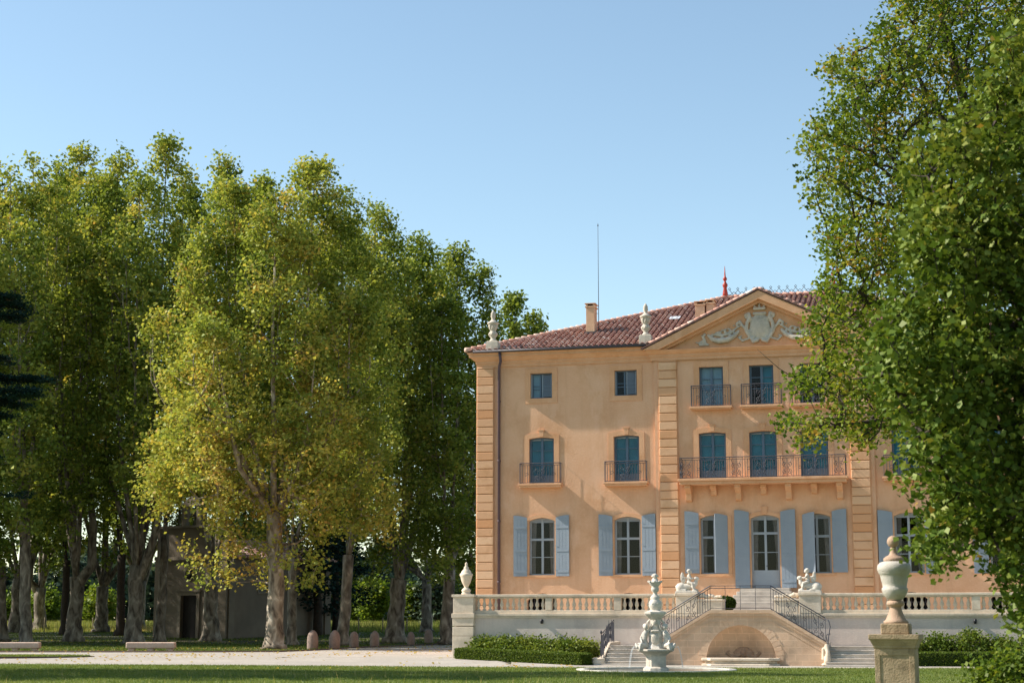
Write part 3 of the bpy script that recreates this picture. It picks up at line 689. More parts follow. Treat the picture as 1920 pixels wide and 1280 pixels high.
# left part: end pier, three panels, pier with statue
LS = [(LE+.95, -9.62+.15), (-9.32+.15, -6.45+.15), (-6.12+.15, SU-3.2)]
RS = [(SU+3.2, 5.9), (6.25, 9.3), (9.65, 12.7), (13.05, 16.2), (16.55, 20)]
bal = [(.085, 0), (.085, .05), (.045, .08), (.05, .11), (.088, .2), (.092, .25), (.06, .36), (.04, .44), (.055, .47), (.045, .5), (.07, .52), (.075, .54)]
bme = MB().lathe(bal, 10); balm = None; nb = 0
for (a, c_) in LS+RS:
    n = round((c_-a)/.275)
    for k in range(n):
        if nb >= 99: break
        x = a+(k+.5)*(c_-a)/n
        if balm is None: o = bme.build('baluster', 'stone', tw); balm = o.data
        else: o = link('baluster', balm, tw)
        o.location = (x, .21, 2.12); nb += 1
rail(LE+.95, SU-3.22); rail(SU+3.22, RE); hr.build('handrail', 'stone', tw, bevel=.02)
allS = LS+RS
for i in range(len(allS)-1):
    a = allS[i][1]; c_ = allS[i+1][0]
    if a < SU < c_: continue
    MB().box(a, c_, .045, .375, 2.12, 2.66).build('balustrade_pier', 'stone', tw, bevel=.01)
for s in (-1, 1):                                       # statue piers and cheek blocks beside the opening
    p_ = MB(); x = SU+s*2.72; p_.box(x-.47, x+.47, -.10, .5, 1.972, 2.74); p_.box(x-.52, x+.52, -.15, .55, 2.74, 2.86); p_.build('statue_pier', 'stone', tw, bevel=.015)
    p_ = MB(); x = SU+s*1.68; p_.box(x-.55, x+.55, -.06, 1.1, 1.975, 2.5); p_.box(x-.58, x+.58, -.10, 1.14, 2.5, 2.6); ck = p_.build('cheek_block', 'stone', tw, bevel=.02)
    it = []
    for k in range(9): it.append(('b', (x+s*(.45-k*.11), .2, 2.62+.13*abs(sin(k*.9+.8))*(1-k/12)+.04), (.11, .12, .12-.006*k)))
    blob('carved_scroll', it, .03, 'stone', ck, smooth=2)
ep = MB()
ep.box(LE-.02, LE+.98, -.28, .8, -.4, .95)
for k, (z0, z1) in enumerate([(.95, 1.38), (1.40, 1.78)]): ep.box(LE-.02, LE+.98, -.28, .8, z0+.015, z1)
ep.box(LE-.06, LE+1.02, -.32, .84, 1.78, 1.98); ep.box(LE, LE+.96, -.26, .78, 1.98, 2.72); ep.box(LE-.06, LE+1.02, -.32, .84, 2.72, 2.84)
ep.build('end_pier', 'stone', tw, bevel=.015)
for px in (1011, 1817):
    l_ = -9.6 if px == 1011 else 9.4
    sp = MB(); sp.box(l_-.04, l_+.04, -.07, -.003, 1.55, 1.63); sp.lathe([(.05, -.08), (.07, 0), (.07, .12)], 10, (l_, -.12, 1.6)); sp.build('spotlight', 'black', tw)

def place(name, label, cat, u, v, z, rz=-TH, group=None): return thing(name, label, cat, tuple(B2W(u, v, z)), rz, group)
# urn on the end pier
ur = place('stone_urn', 'pale stone lidded urn on the left end pier of the terrace wall', 'urn', LE+.48, TY+.26, 2.84)
uprof = [(.22, 0), (.22, .07), (.17, .09), (.20, .14), (.22, .2), (.16, .27), (.10, .31), (.09, .36), (.13, .42), (.2, .55), (.25, .72), (.27, .82), (.30, .86), (.30, .95), (.26, .97), (.23, 1.0), (.22, 1.06), (.15, 1.14), (.10, 1.18), (.12, 1.24), (.07, 1.3), (.05, 1.34), (.07, 1.39), (.05, 1.45), (.01, 1.49)]
MB().lathe(uprof, 20).build('bowl', 'stone', ur)
# roof urns
rp = [(.20, 0), (.18, .05), (.13, .1), (.11, .16), (.2, .26), (.23, .36), (.21, .44), (.13, .52), (.15, .56), (.19, .64), (.20, .8), (.24, .86), (.30, .91), (.29, .96), (.18, 1.02), (.12, 1.08), (.08, 1.12), (.10, 1.2), (.13, 1.28), (.11, 1.36), (.12, 1.42), (.07, 1.52), (.02, 1.6)]
for u, lab in ((-13.45, 'weathered stone urn with flame finial on the far left roof corner'), (-5.62, 'weathered stone urn with flame finial on the roof beside the pediment')):
    t = place('roof_urn', lab, 'urn', u, -.22, 15.045, -TH, 'stone urns along the roof edge')
    MB().box(-.31, .31, -.26, .3, 0, .52).box(-.27, .27, -.23, .26, .52, .56).build('plinth', 'pale_stone', t, bevel=.015)
    it = [('c', [(0, 0, .62+z0), (0, 0, .62+z1)], [r0, r1]) for (r0, z0), (r1, z1) in []]
    u_ = MB().lathe(rp, 18, (0, 0, .56)).build('bowl', 'pale_stone', t)
    it = []
    for k in range(8):
        a = k*pi/4; it += [('c', [(.17*cos(a), .17*sin(a), 1.2), (.2*cos(a+.25), .2*sin(a+.25), 1.36)], [.05, .06]), ('b', (.2*cos(a), .2*sin(a), .92), (.05, .05, .09))]
    blob('garland', it, .03, 'pale_stone', t, smooth=1)

# sphinx statues carrying winged children
def sphinx(s, u, lab):
    t = place('sphinx_statue', lab, 'statue', u, TY+.2, 2.86, -TH, 'white stone statues flanking the stair opening')
    MB().box(-.5, .5, -.26, .26, 0, .09).build('plinth', 'white_stone', t, bevel=.015)
    def P(*l): return [(s*a, y, z) for a, y, z in l]
    it = [('b', (-s*.25, 0, .27), (.24, .19, .22)), ('b', (-s*.30, -.12, .22), (.17, .09, .18)), ('c', P((-.2, 0, .28), (.1, 0, .30), (.26, 0, .36)), [.17, .15, .15]),
          ('c', P((-.28, -.14, .14), (-.05, -.16, .12)), [.07, .06]), ('c', P((-.46, .05, .15), (-.5, .0, .3), (-.4, .02, .42)), [.04, .035, .03]),
          ('c', P((.26, 0, .34), (.38, 0, .42), (.42, 0, .56)), [.14, .11, .07]), ('b', (s*.47, 0, .64), (.085, .08, .10)), ('b', (s*.53, 0, .62), (.03, .03, .035)), ('b', (s*.41, 0, .66), (.09, .095, .09)),
          ('c', P((.28, -.12, .3), (.33, -.13, .16), (.46, -.13, .12)), [.07, .055, .05]), ('c', P((.28, .12, .3), (.33, .13, .16), (.46, .13, .12)), [.07, .055, .05]),
          ('x', (-.46, .46, -.2, .2, .05, .12))]
    blob('body', it, .022, 'white_stone', t, smooth=2)
    pu = [('c', P((.08, 0, .46), (.09, 0, .60), (.10, 0, .74)), [.11, .10, .10]), ('c', P((.10, 0, .78), (.11, 0, .86)), [.05, .045]), ('b', (s*.13, 0, .95), (.10, .095, .11)), ('b', (s*.10, 0, .99), (.105, .105, .09)),
          ('b', (s*.225, 0, .935), (.02, .018, .022)), ('b', (s*.21, 0, .905), (.03, .04, .02)),
          ('c', P((.08, -.10, .48), (.26, -.16, .42), (.30, -.17, .26)), [.075, .06, .045]), ('c', P((.08, .10, .48), (.26, .16, .42), (.30, .17, .26)), [.075, .06, .045]),
          ('c', P((.10, -.12, .76), (.20, -.16, .64), (.30, -.08, .66)), [.045, .04, .035]), ('c', P((.10, .12, .76), (.20, .16, .64), (.30, .08, .66)), [.045, .04, .035])]
    blob('rider', pu, .018, 'white_stone', t, smooth=2)
    wg = []
    for y in (-1, 1): wg += [('b', (-s*.20, y*.07, .70), (.085, .035, .24)), ('b', (-s*.14, y*.06, .56), (.09, .04, .13)), ('c', P((.04, y*.05, .66), (-.16, y*.07, .70)), [.04, .045])]
    blob('wings', wg, .018, 'white_stone', t, smooth=1)
sphinx(1, SU-2.72, 'white stone sphinx with winged child, facing right, on the pier left of the stair opening')
sphinx(-1, SU+2.72, 'white stone sphinx with winged child, facing left, on the pier right of the stair opening')

# ================================================================== GROTTO STAIRCASE
GY = -9.8
sc = place('grotto_staircase', 'tan stone double staircase meeting above an arched grotto fountain', 'staircase', SU+.08, GY, 0)
CZ, EZs, HWc, HWe = 2.0, .66, 1.27, 3.5
b = MB(); AR = 1.46
arc = [(AR*cos(pi-pi*k/24), AR*sin(pi*k/24)) for k in range(25)]
for k in range(24):                                     # front wall above the arch, in slices
    (a0, z0), (a1, z1) = arc[k], arc[k+1]
    def top(x): return CZ-.08 if abs(x) < HWc else CZ-.08-(CZ-EZs)*(abs(x)-HWc)/(HWe-HWc)
    b.add([(a0, 0, z0), (a1, 0, z1), (a1, 0, top(a1)), (a0, 0, top(a0))], [(0, 1, 2, 3)])
for s in (-1, 1):
    b.add([(s*AR, 0, -.3), (s*HWe, 0, -.3), (s*HWe, 0, EZs-.08), (s*AR, 0, top(AR))], [(0, 1, 2, 3)])
    b.add([(s*HWe, 0, -.3), (s*HWe, .35, -.3), (s*HWe, .35, EZs-.08), (s*HWe, 0, EZs-.08)], [(0, 1, 2, 3)])
    b.add([(s*AR, 0, -.3), (s*AR, .1, -.3), (s*AR, .1, 0), (s*AR, 0, 0)], [(0, 1, 2, 3)])
b.add([(-HWe, .35, -.3), (HWe, .35, -.3), (HWe, .35, EZs-.1), (HWc, .35, CZ-.1), (-HWc, .35, CZ-.1), (-HWe, .35, EZs-.1)][2:], [(0, 1, 2, 3)]) if 0 else None
b.build('front_wall', 'ashlar', sc, fix=False)
b = MB()                                                # concave niche
vs = []; NP = 13
for k in range(25):
    a = pi-pi*k/24
    for j in range(NP):
        ph = pi/2*j/(NP-1); r_ = AR*cos(ph)
        vs.append((r_*cos(a), .0+1.0*sin(ph), AR*sin(a)*cos(ph)))
b.add(vs, [(k*NP+j, (k+1)*NP+j, (k+1)*NP+j+1, k*NP+j+1) for k in range(24) for j in range(NP-1)], 0, True)
vs = [(AR*cos(pi-pi*k/24), 1.0*sin(pi*k/24), z) for k in range(25) for z in (-.3, 0)]
b.add(vs, [(k*2, (k+1)*2, (k+1)*2+1, k*2+1) for k in range(24)], 0, True)
b.build('niche', 'ashlar', sc, fix=False)
b = MB(); n = 25                                        # wedge stones round the arch
for k in range(n):
    a0 = pi*k/n+.004; a1 = pi*(k+1)/n-.004; R1 = AR+.30+(.05 if k % 2 else 0)
    b.prism([(AR*cos(a0), AR*sin(a0)), (AR*cos(a1), AR*sin(a1)), (R1*cos(a1), R1*sin(a1)), (R1*cos(a0), R1*sin(a0))], -.014-.004*(k % 2), .01)
b.build('arch_stones', 'ashlar', sc)
b = MB()
def slope_prism(b, d0, d1, y0, y1):                     # band parallel to the wall's top, from d0 to d1 below it
    P_ = [(-HWe-.03, EZs), (-HWc, CZ), (HWc, CZ), (HWe+.03, EZs)]
    for i in range(3): b.prism([(P_[i][0], P_[i][1]-d0), (P_[i+1][0], P_[i+1][1]-d0), (P_[i+1][0], P_[i+1][1]-d1), (P_[i][0], P_[i][1]-d1)], y0, y1)
slope_prism(b, -.09, .04, -.12, .42); slope_prism(b, .04, .16, -.07, .37); slope_prism(b, .34, .40, -.03, .02)
b.build('coping', 'ashlar', sc, fix=True)
b = MB()                                                # solid core under the flights, flights, landing
NR = 9
for s in (-1, 1):
    for k in range(NR):
        x0_ = HWe-(HWe-HWc)*k/NR; z1 = .6+(CZ-.6)*(k+1)/NR-.02; b.box(s*x0_, s*(x0_-(HWe-HWc)/NR+.002), 1.15, 3.45, -.3, z1); b.box(s*x0_, s*(x0_-(HWe-HWc)/NR+.002), .36, 1.149, max(.2, z1-.4), z1)
b.box(-HWc, HWc, 1.15, 3.78, -.3, 1.98); b.box(-HWc, HWc, .36, 1.149, 1.5, 1.98)
b.build('flight', 'step_stone', sc)
WS = 2.25
for s in (-1, 1):
    b = MB()
    for k in range(5):
        z1 = -.2+.16*(k+1); yf = -.55+k*.34
        b.box(s*(HWe+.02), s*(HWe+WS), yf, 3.7, z1-.16+(.003 if k else -.1), z1-.035)
        b.box(s*(HWe+.015), s*(HWe+WS-.03), yf-.03, yf+.4, z1-.035, z1)
    b.box(s*(HWe+.02), s*(HWe+WS+.35), -.9, -.2, -.3, -.14)
    b.build('steps', 'step_stone', sc, bevel=.008)
    nw = MB(); xo = s*(HWe+WS+.12)                     # outer string and round foot
    pts = [(-.55, -.25), (-.55, .08), (-.2, .16), (1.3, .72), (3.6, .74), (3.6, -.25)]
    nn = len(pts); nw.add([(xo-.09, a, c_) for a, c_ in pts]+[(xo+.09, a, c_) for a, c_ in pts], [tuple(range(nn)), tuple(range(2*nn-1, nn-1, -1))]+[(i, (i+1) % nn, (i+1) % nn+nn, i+nn) for i in range(nn)])
    nw.lathe([(.30, -.2), (.31, -.05), (.27, 0), (.29, .06), (.2, .1)], 16, (xo-s*.02+s*.12, -.55, 0)); nw.build('stair_string', 'stone', sc, bevel=.01)
    it = [('c', [(s*(HWe+.06), -.05, -.1), (s*(HWe+.07), -.25, .0), (s*(HWe+.09), -.22, .35), (s*(HWe+.04), -.08, .62)], [.14, .15, .09, .10]), ('c', [(s*(HWe-.1), -.06, .1), (s*(HWe-.1), -.06, .5)], [.09, .07]), ('b', (s*(HWe+.05), -.12, -.14), (.26, .26, .08))]
    blob('newel_scroll', it, .03, 'stone', sc, smooth=1)
    r_ = MB()                                           # inner railing up the coping
    def mp(a, t, s=s): return (s*(HWe-.02-a), .14, EZs+.09+(CZ-EZs)*a/(HWe-HWc)*(HWe-HWc)/(HWe-HWc)+t) if 0 else (s*(HWe-a), .14, EZs+.1+(CZ-EZs)*a/(HWe-HWc)+t)
    railing_panel(r_, mp, HWe-HWc, 1.0)
    r_.tube([(s*(HWe+.0), .14, EZs+1.08), (s*(HWe+.14), .1, EZs+1.0), (s*(HWe+.2), .05, EZs+.75), (s*(HWe+.12), 0, EZs+.3), (s*(HWe+.08), -.1, EZs-.1)], .022, 6)
    r_.tube([(s*(HWe+.2), .05, EZs+.45), (s*(HWe+.02), .0, EZs+.4), (s*(HWe+.06), .0, EZs+.15)], .018, 5)
    r_.build('railing', 'iron', sc)
    r_ = MB()                                           # outer railing
    def mp2(a, t): 
        y = -.45+a; z = .12+min(1, max(0, (y+.3)/1.7))*.62; return (xo, y, z+t)
    railing_panel(r_, mp2, 3.0, .95, 1); r_.tube([(xo, -.45, 0), (xo+s*.02, -.5, .5), (xo-s*.02, -.42, 1.05)], .022, 5); r_.lathe([(.02, 0), (.05, .05), (.05, .1), (.01, .15)], 8, (xo, -.45, 1.1)); r_.build('railing', 'iron', sc)
r_ = MB()
for z in (1.0, .9): r_.tube([(-HWc, .14, CZ+.1+z), (HWc, .14, CZ+.1+z)], .016, 5)
for k in range(5): r_.tube([(-HWc+k*HWc/2, .14, CZ+.09), (-HWc+k*HWc/2, .14, CZ+1.1)], .011, 4)
r_.tube([(-HWc, .14, CZ+.16), (HWc, .14, CZ+.16)], .01, 4)
r_.build('railing', 'iron', sc)
b = MB()                                                # basin in front of the niche
def rounded(hw, y0, y1): return [(-hw, y1), (-hw, y0+.25), (-hw+.25, y0+.2), (-hw+.4, y0), (hw-.4, y0), (hw-.25, y0+.2), (hw, y0+.25), (hw, y1)]
b.slab(rounded(1.62, -.62, -.02), -.25, -.12); b.slab(rounded(1.5, -.5, -.02), -.12, .0); b.slab(rounded(1.62, -.62, -.021), .0, .12)
b.build('basin', 'stone', sc, bevel=.03)
it = [('b', (0, .93, .30), (.16, .14, .2)), ('b', (0, .82, .28), (.06, .06, .05)), ('b', (-.07, .82, .36), .03), ('b', (.07, .82, .36), .03)]
for k in range(9):
    a = pi*k/8; it.append(('c', [(.2*cos(a), .92, .3+.2*sin(a)), (.42*cos(a), .92, .2+.32*sin(a))], [.07, .05]))
for s in (-1, 1): it += [('c', [(s*.2, .9, .2), (s*.5, .9, .15), (s*.72, .86, .3), (s*.6, .88, .4)], [.08, .07, .06, .04])]
blob('lion_mask', it, .03, 'pink_stone', sc, smooth=1)

# ================================================================== FOUNTAIN IN THE LAWN
FX, FY = GX(1229, 64.2), 64.2
ft = thing('garden_fountain', 'tall white stone fountain with seated figures, in front of the left stair flight', 'fountain', (FX, FY, -.2), radians(-8))
pz = lambda y: (1256.5-y)/49.9
MB().lathe([(.52, 0), (.50, .1), (.40, .14), (.40, pz(1230)), (.48, pz(1226)), (.62, pz(1222)), (.72, pz(1220.5)), (.73, pz(1217)), (.3, pz(1216.5))], 8, rot=pi/8, smooth=False).build('pedestal', 'pale_stone', ft, bevel=.012)
MB().lathe([(.42, pz(1217)), (.34, pz(1212)), (.27, pz(1203)), (.29, pz(1190)), (.22, pz(1182)), (.19, pz(1172)), (.21, pz(1163)), (.32, pz(1157)), (.40, pz(1153)), (.42, pz(1151.5)), (.43, pz(1148)), (.30, pz(1147)), (.2, pz(1145))], 8, rot=pi/8, smooth=False).build('core', 'white_stone', ft, bevel=.012)
MB().lathe([(.16, pz(1147)), (.19, pz(1144)), (.24, pz(1138)), (.25, pz(1132)), (.2, pz(1127)), (.16, pz(1125)), (.19, pz(1122)), (.15, pz(1119)), (.08, pz(1116)), (.08, pz(1112)), (.14, pz(1109)), (.15, pz(1104)), (.12, pz(1102)), (.17, pz(1099)), (.24, pz(1094)), (.25, pz(1092)), (.13, pz(1091)), (.11, pz(1087)), (.07, pz(1085)), (.12, pz(1082)), (.11, pz(1079)), (.04, pz(1077))], 16).build('top_vase', 'white_stone', ft)
it = []
for k in range(8): a = k*pi/4; it += [('b', (.24*cos(a), .24*sin(a), pz(1092)), .05), ('b', (.22*cos(a+.4), .22*sin(a+.4), pz(1133)), .05), ('b', (.10*cos(a), .10*sin(a), pz(1082)), .04)]
blob('carving', it, .022, 'white_stone', ft, smooth=1)
blob('medallion', [('b', (0, -.27, pz(1199)), (.17, .06, .24)), ('c', [(-.12, -.28, pz(1184)), (.12, -.28, pz(1184))], [.05, .05]), ('b', (0, -.25, pz(1168)), (.1, .05, .1))], .02, 'pale_stone', ft, smooth=1)
for s in (-1, 1):                                      # seated figures beside the core
    zb_ = pz(1217)
    def P(*l): return [(s*a, y, zb_+z) for a, y, z in l]
    it = [('c', P((.36, -.1, .12), (.42, -.12, .32), (.38, -.1, .55)), [.13, .11, .12]), ('c', P((.38, -.1, .6), (.36, -.12, .7)), [.05, .05]), ('b', (s*.36, -.14, zb_+.80), (.095, .10, .115)), ('b', (s*.37, -.11, zb_+.83), (.11, .10, .10)), ('b', (s*.355, -.24, zb_+.78), (.02, .02, .025)),
          ('c', P((.38, -.2, .12), (.52, -.36, .18), (.56, -.38, -.0)), [.09, .075, .05]), ('c', P((.4, -.02, .12), (.62, -.1, .16), (.66, -.12, .02)), [.09, .075, .05]),
          ('c', P((.46, -.1, .55), (.55, -.15, .38), (.50, -.3, .26)), [.055, .045, .035]), ('c', P((.32, -.05, .58), (.2, -.1, .72), (.16, -.14, .9)), [.055, .045, .035]),
          ('c', P((.5, -.3, .06), (.66, -.3, .08), (.72, -.25, .18)), [.08, .07, .05]), ('c', P((.28, .1, .5), (.3, .1, .95), (.22, .05, 1.05)), [.05, .05, .04])]
    fg = blob('seated_figure', it, .02, 'white_stone', ft, smooth=1); fg.scale = (1., 1.15, 1.03); fg.location = (0, -.02, -zb_*.03)
    j = MB()
    for y in (-.3, .25):
        j.tube([(s*.72, y, zb_+.05), (s*.82, y, zb_+.1), (s*.9, y, zb_-.05), (s*.96, y, zb_-.35), (s*1.0, y, .1)], .008, 4)
    j.build('water_jet', 'water_jet', ft)
pool = thing('round_pool', 'low round pool with a thin pale stone rim around the garden fountain', 'pool', (FX, FY, -.2))
b = MB(); n = 56; R0, R1 = 2.75, 3.0
vs = []
for k in range(n):
    a = 2*pi*k/n
    for r_, z in ((R0, .0), (R0, .06), (R1, .06), (R1, 0)): vs.append((r_*cos(a), r_*sin(a), z))
b.add(vs, [(k*4+j, ((k+1) % n)*4+j, ((k+1) % n)*4+j+1, k*4+j+1) for k in range(n) for j in range(3)]); b.build('rim', 'pool_stone', pool)
b = MB(); b.add([(2.76*cos(2*pi*k/n), 2.76*sin(2*pi*k/n), .03) for k in range(n)], [tuple(range(n))]); b.build('water', 'water', pool, fix=False)

# ================================================================== FOREGROUND PEDESTAL AND URN
PD = 30.0; sc_ = 3193/PD; px0 = 1680
pp = thing('stone_pedestal', 'weathered tan stone pedestal with moss-stained cap, close in the right foreground', 'pedestal', (GX(1679, PD), PD, -.2), radians(-19))
hz = lambda y: EYE-(y-HOR)/sc_*1.0+.2                   # height above the ground at the pedestal
t = hz(1188)
b = MB(); b.box(-.34, .34, -.34, .34, .28, t-.25); b.box(-.40, .40, -.40, .40, 0, .26)
b.lathe([(.34*1.414, t-.25), (.36*1.414, t-.22), (.36*1.414, t-.20), (.41*1.414, t-.10), (.43*1.414, t-.08), (.43*1.414, t), (.3, t+.001)], 4, rot=pi/4, smooth=False)
for s in (-1, 1): b.box(s*.34, s*.25, -.352, -.3402, .28, t-.25)
b.box(-.25, .25, -.352, -.3402, t-.36, t-.25); b.box(-.25, .25, -.352, -.3402, .28, .38)
b.build('shaft', 'old_stone', pp, bevel=.015)
pu = thing('lidded_urn', 'large whitewashed urn with pink ball finial on the foreground pedestal', 'urn', (GX(1680, PD), PD, -.2+t), radians(-19))
H_ = lambda y: (1188-y)/sc_
MB().box(-.245, .245, -.245, .245, .001, H_(1168)).build('plinth', 'old_stone', pu, bevel=.02)
k_ = 1/sc_
MB().lathe([(23*k_, H_(1168)), (23*k_, H_(1164)), (19*k_, H_(1161)), (14*k_, H_(1150)), (11*k_, H_(1141)), (10*k_, H_(1137)), (15*k_, H_(1135)), (16.5*k_, H_(1131)), (15*k_, H_(1127)), (10*k_, H_(1125.5))], 32).build('foot', 'pink_stone', pu)
MB().lathe([(10*k_, H_(1126)), (15*k_, H_(1122)), (21*k_, H_(1115)), (24*k_, H_(1107)), (24*k_, H_(1103)), (22*k_, H_(1101)), (23*k_, H_(1095)), (26*k_, H_(1082)), (27*k_, H_(1077)), (28.5*k_, H_(1076)), (28.5*k_, H_(1074)), (30*k_, H_(1072)), (31.5*k_, H_(1067)), (30.5*k_, H_(1060)), (26*k_, H_(1055)), (18*k_, H_(1052.5))], 40).build('bowl', 'worn_limewash', pu)
MB().lathe([(18*k_, H_(1053)), (19.5*k_, H_(1051)), (19*k_, H_(1047)), (17*k_, H_(1046)), (15*k_, H_(1044)), (9*k_, H_(1041)), (7*k_, H_(1037)), (5.5*k_, H_(1030)), (6.5*k_, H_(1028)), (5*k_, H_(1027))], 32).build('lid', 'pink_stone', pu)
MB().lathe([(11.5*k_*sin(pi*j/14)+.0005, H_(1016)-11.5*k_*cos(pi*j/14)) for j in range(15)], 24).build('ball_finial', 'pink_stone', pu)

# ================================================================== BENCHES AND BOLLARDS
def bench(px, lab):
    Y = 93.5; t = thing('stone_bench', lab, 'bench', (GX(px, Y), Y, 0), 0, 'stone benches along the gravel path')
    MB().box(-1.33, 1.33, -.28, .28, .17, .50).build('seat', 'bench_stone', t, bevel=.05)
    for x in (-1.05, 0, 1.05): MB().box(x-.17, x+.17, -.2, .2, 0, .168).build('leg', 'bench_stone', t, bevel=.02)
bench(285, 'long low pinkish stone bench on the path edge in front of the chapel'); bench(32, 'long low pinkish stone bench at the far left edge of the path')
bprof = [(.30, 0), (.31, .1), (.33, .45), (.32, .7), (.26, .9), (.15, 1.04), (.05, 1.10)]
bl = [(587, 100, 1.02, 'first'), (628, 101, 1.02, ''), (664.5, 107, .92, ''), (703, 110, .94, ''), (771, 118, .85, ''), (804, 122, .92, '')]
bdesc = ['rounded stone bollard at the left end of the row, just right of the chapel', 'rounded stone bollard, second from the left in the row by the path', 'rounded stone bollard, third from the left in the row by the path', 'rounded stone bollard just left of the thick forked plane tree',
         'rounded stone bollard just right of the thick forked plane tree', 'rounded stone bollard nearest the terrace wall pier, right end of the row']
bm_ = None; prev = None
for i, (px, Y, s_, _) in enumerate(bl):
    r = random.Random(i)
    b = MB().lathe([(a*r.uniform(.96, 1.04), c_) for a, c_ in bprof], 14)
    o = b.build('stone_bollard', 'bollard_stone'); o.location = (GX(px, Y), Y, gz(Y)); o.scale = (s_, s_, s_); props(o, bdesc[i], 'bollard', 'stone bollards beside the path')

# ================================================================== CHAPEL
CY = 131.0
# local x runs along the front wall (negative to the left), local y into the nave
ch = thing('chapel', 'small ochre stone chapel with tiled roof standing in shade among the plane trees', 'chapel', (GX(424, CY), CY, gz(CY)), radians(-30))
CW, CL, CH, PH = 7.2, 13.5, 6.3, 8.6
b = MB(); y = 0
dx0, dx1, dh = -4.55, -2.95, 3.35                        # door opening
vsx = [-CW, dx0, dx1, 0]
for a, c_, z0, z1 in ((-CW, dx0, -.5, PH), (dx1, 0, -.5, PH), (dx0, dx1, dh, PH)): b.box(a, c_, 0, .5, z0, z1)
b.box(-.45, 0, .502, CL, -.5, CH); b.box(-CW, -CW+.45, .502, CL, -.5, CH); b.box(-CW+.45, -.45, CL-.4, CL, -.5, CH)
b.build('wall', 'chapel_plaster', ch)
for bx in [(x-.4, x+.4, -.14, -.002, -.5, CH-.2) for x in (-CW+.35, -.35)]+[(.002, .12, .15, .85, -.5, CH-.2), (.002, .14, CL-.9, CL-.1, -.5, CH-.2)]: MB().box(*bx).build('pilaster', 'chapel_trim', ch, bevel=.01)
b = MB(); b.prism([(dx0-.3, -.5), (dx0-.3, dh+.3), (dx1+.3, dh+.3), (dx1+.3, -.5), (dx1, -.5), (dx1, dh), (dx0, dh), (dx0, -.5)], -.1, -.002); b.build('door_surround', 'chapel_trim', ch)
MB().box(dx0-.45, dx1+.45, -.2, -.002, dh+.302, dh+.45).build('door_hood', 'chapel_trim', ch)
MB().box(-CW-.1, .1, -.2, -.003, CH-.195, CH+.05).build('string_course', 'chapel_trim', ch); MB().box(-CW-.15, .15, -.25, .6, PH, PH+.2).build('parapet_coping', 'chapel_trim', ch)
b = MB(); b.box(-4.7, -4.3, -.1, .4, PH+.2, PH+1.7); b.box(-3.2, -2.8, -.1, .4, PH+.2, PH+1.7); b.prism([(-4.9, PH+1.7), (-2.6, PH+1.7), (-3.75, PH+2.5)], -.15, .45); bc = b.build('bell_cote', 'chapel_trim', ch)
MB().lathe([(.3, 0), (.27, .1), (.2, .35), (.14, .5), (.03, .55)], 12, (-3.75, .15, PH+.9)).build('bell', 'iron', bc)
dr = MB().box(dx0, dx1, .25, .33, -.5, dh).build('door', 'door_wood', ch); MB().lathe([(.01, 0), (.05, .02), (.01, .1)], 8, (dx1-.2, .2, 1.2)).build('handle', 'iron', dr)
fr = MB(); fr.lathe([(.50, 0), (.50, .08), (.42, .08), (.42, 0)], 20); o = fr.build('window', 'chapel_trim', ch); o.location = (-3.75, -.003, 5.0); o.rotation_euler = (pi/2, 0, 0)
p_ = MB().lathe([(.415, .015), (.415, .03)], 20).build('pane', 'black', o)
for yy in (4.4, 9.0):
    b = MB(); b.box(.003, .06, yy-.7, yy+.7, 3.5, 3.62); b.box(.003, .06, yy-.7, yy-.55, 3.62, 5.3); b.box(.003, .06, yy+.55, yy+.7, 3.62, 5.3); b.box(.003, .06, yy-.7, yy+.7, 5.3, 5.45); o = b.build('window', 'chapel_trim', ch)
    MB().box(.002, .02, yy-.549, yy+.549, 3.62, 5.3).build('pane', 'black', o)
rb = MB(); r = random.Random(8); mid = -CW/2
rb.add([(.45, .5, CH-.1), (.45, CL+.3, CH-.1), (mid, CL+.3, CH+1.45), (mid, .5, CH+1.45), (-CW-.45, .5, CH-.1), (-CW-.45, CL+.3, CH-.1)], [(0, 1, 2, 3), (3, 2, 5, 4), (1, 5, 2), (0, 4, 5, 1)], .02)
i = 0; yy = .7
while yy < CL+.2:
    for s, x0_ in ((1, .5), (-1, -CW-.5)):
        f = 0
        while f < .97:
            a = Vector((x0_+(mid-x0_)*f, yy, CH-.05+1.55*f+.05)); f2 = f+.1; c_ = Vector((x0_+(mid-x0_)*f2, yy, CH-.05+1.55*f2+.02)); rb.tube([a, c_], [.11, .09], 6, tint=max(.02, min(1, r.gauss(.55, .2)))); f += .093
    yy += .3
rb.build('roof', 'tile', ch)

# ================================================================== TREES
NR_ = np.random.RandomState
def leaf_quads(cen, size, rs, up=.35, droop=0.):
    """one small folded kite per leaf position"""
    n = len(cen); nrm = rs.normal(size=(n, 3)); nrm[:, 2] = np.abs(nrm[:, 2])*1.0+up; nrm /= np.linalg.norm(nrm, axis=1, keepdims=True)
    a = rs.normal(size=(n, 3)); a[:, 2] -= droop; a -= nrm*(a*nrm).sum(1, keepdims=True); a /= np.linalg.norm(a, axis=1, keepdims=True); b = np.cross(nrm, a)
    s = (size*rs.uniform(.65, 1.3, n))[:, None]
    v = np.empty((n, 4, 3)); v[:, 0] = cen-a*s*.5; v[:, 1] = cen+b*s*.46+nrm*s*.10; v[:, 2] = cen+a*s*.55-nrm*s*.06; v[:, 3] = cen-b*s*.46+nrm*s*.10
    return v.reshape(-1, 3), np.arange(n*4).reshape(-1, 4)
def tube_np(V, Fq, segs_pts, radii, k):
    """append tubes (python lists) used for wood"""
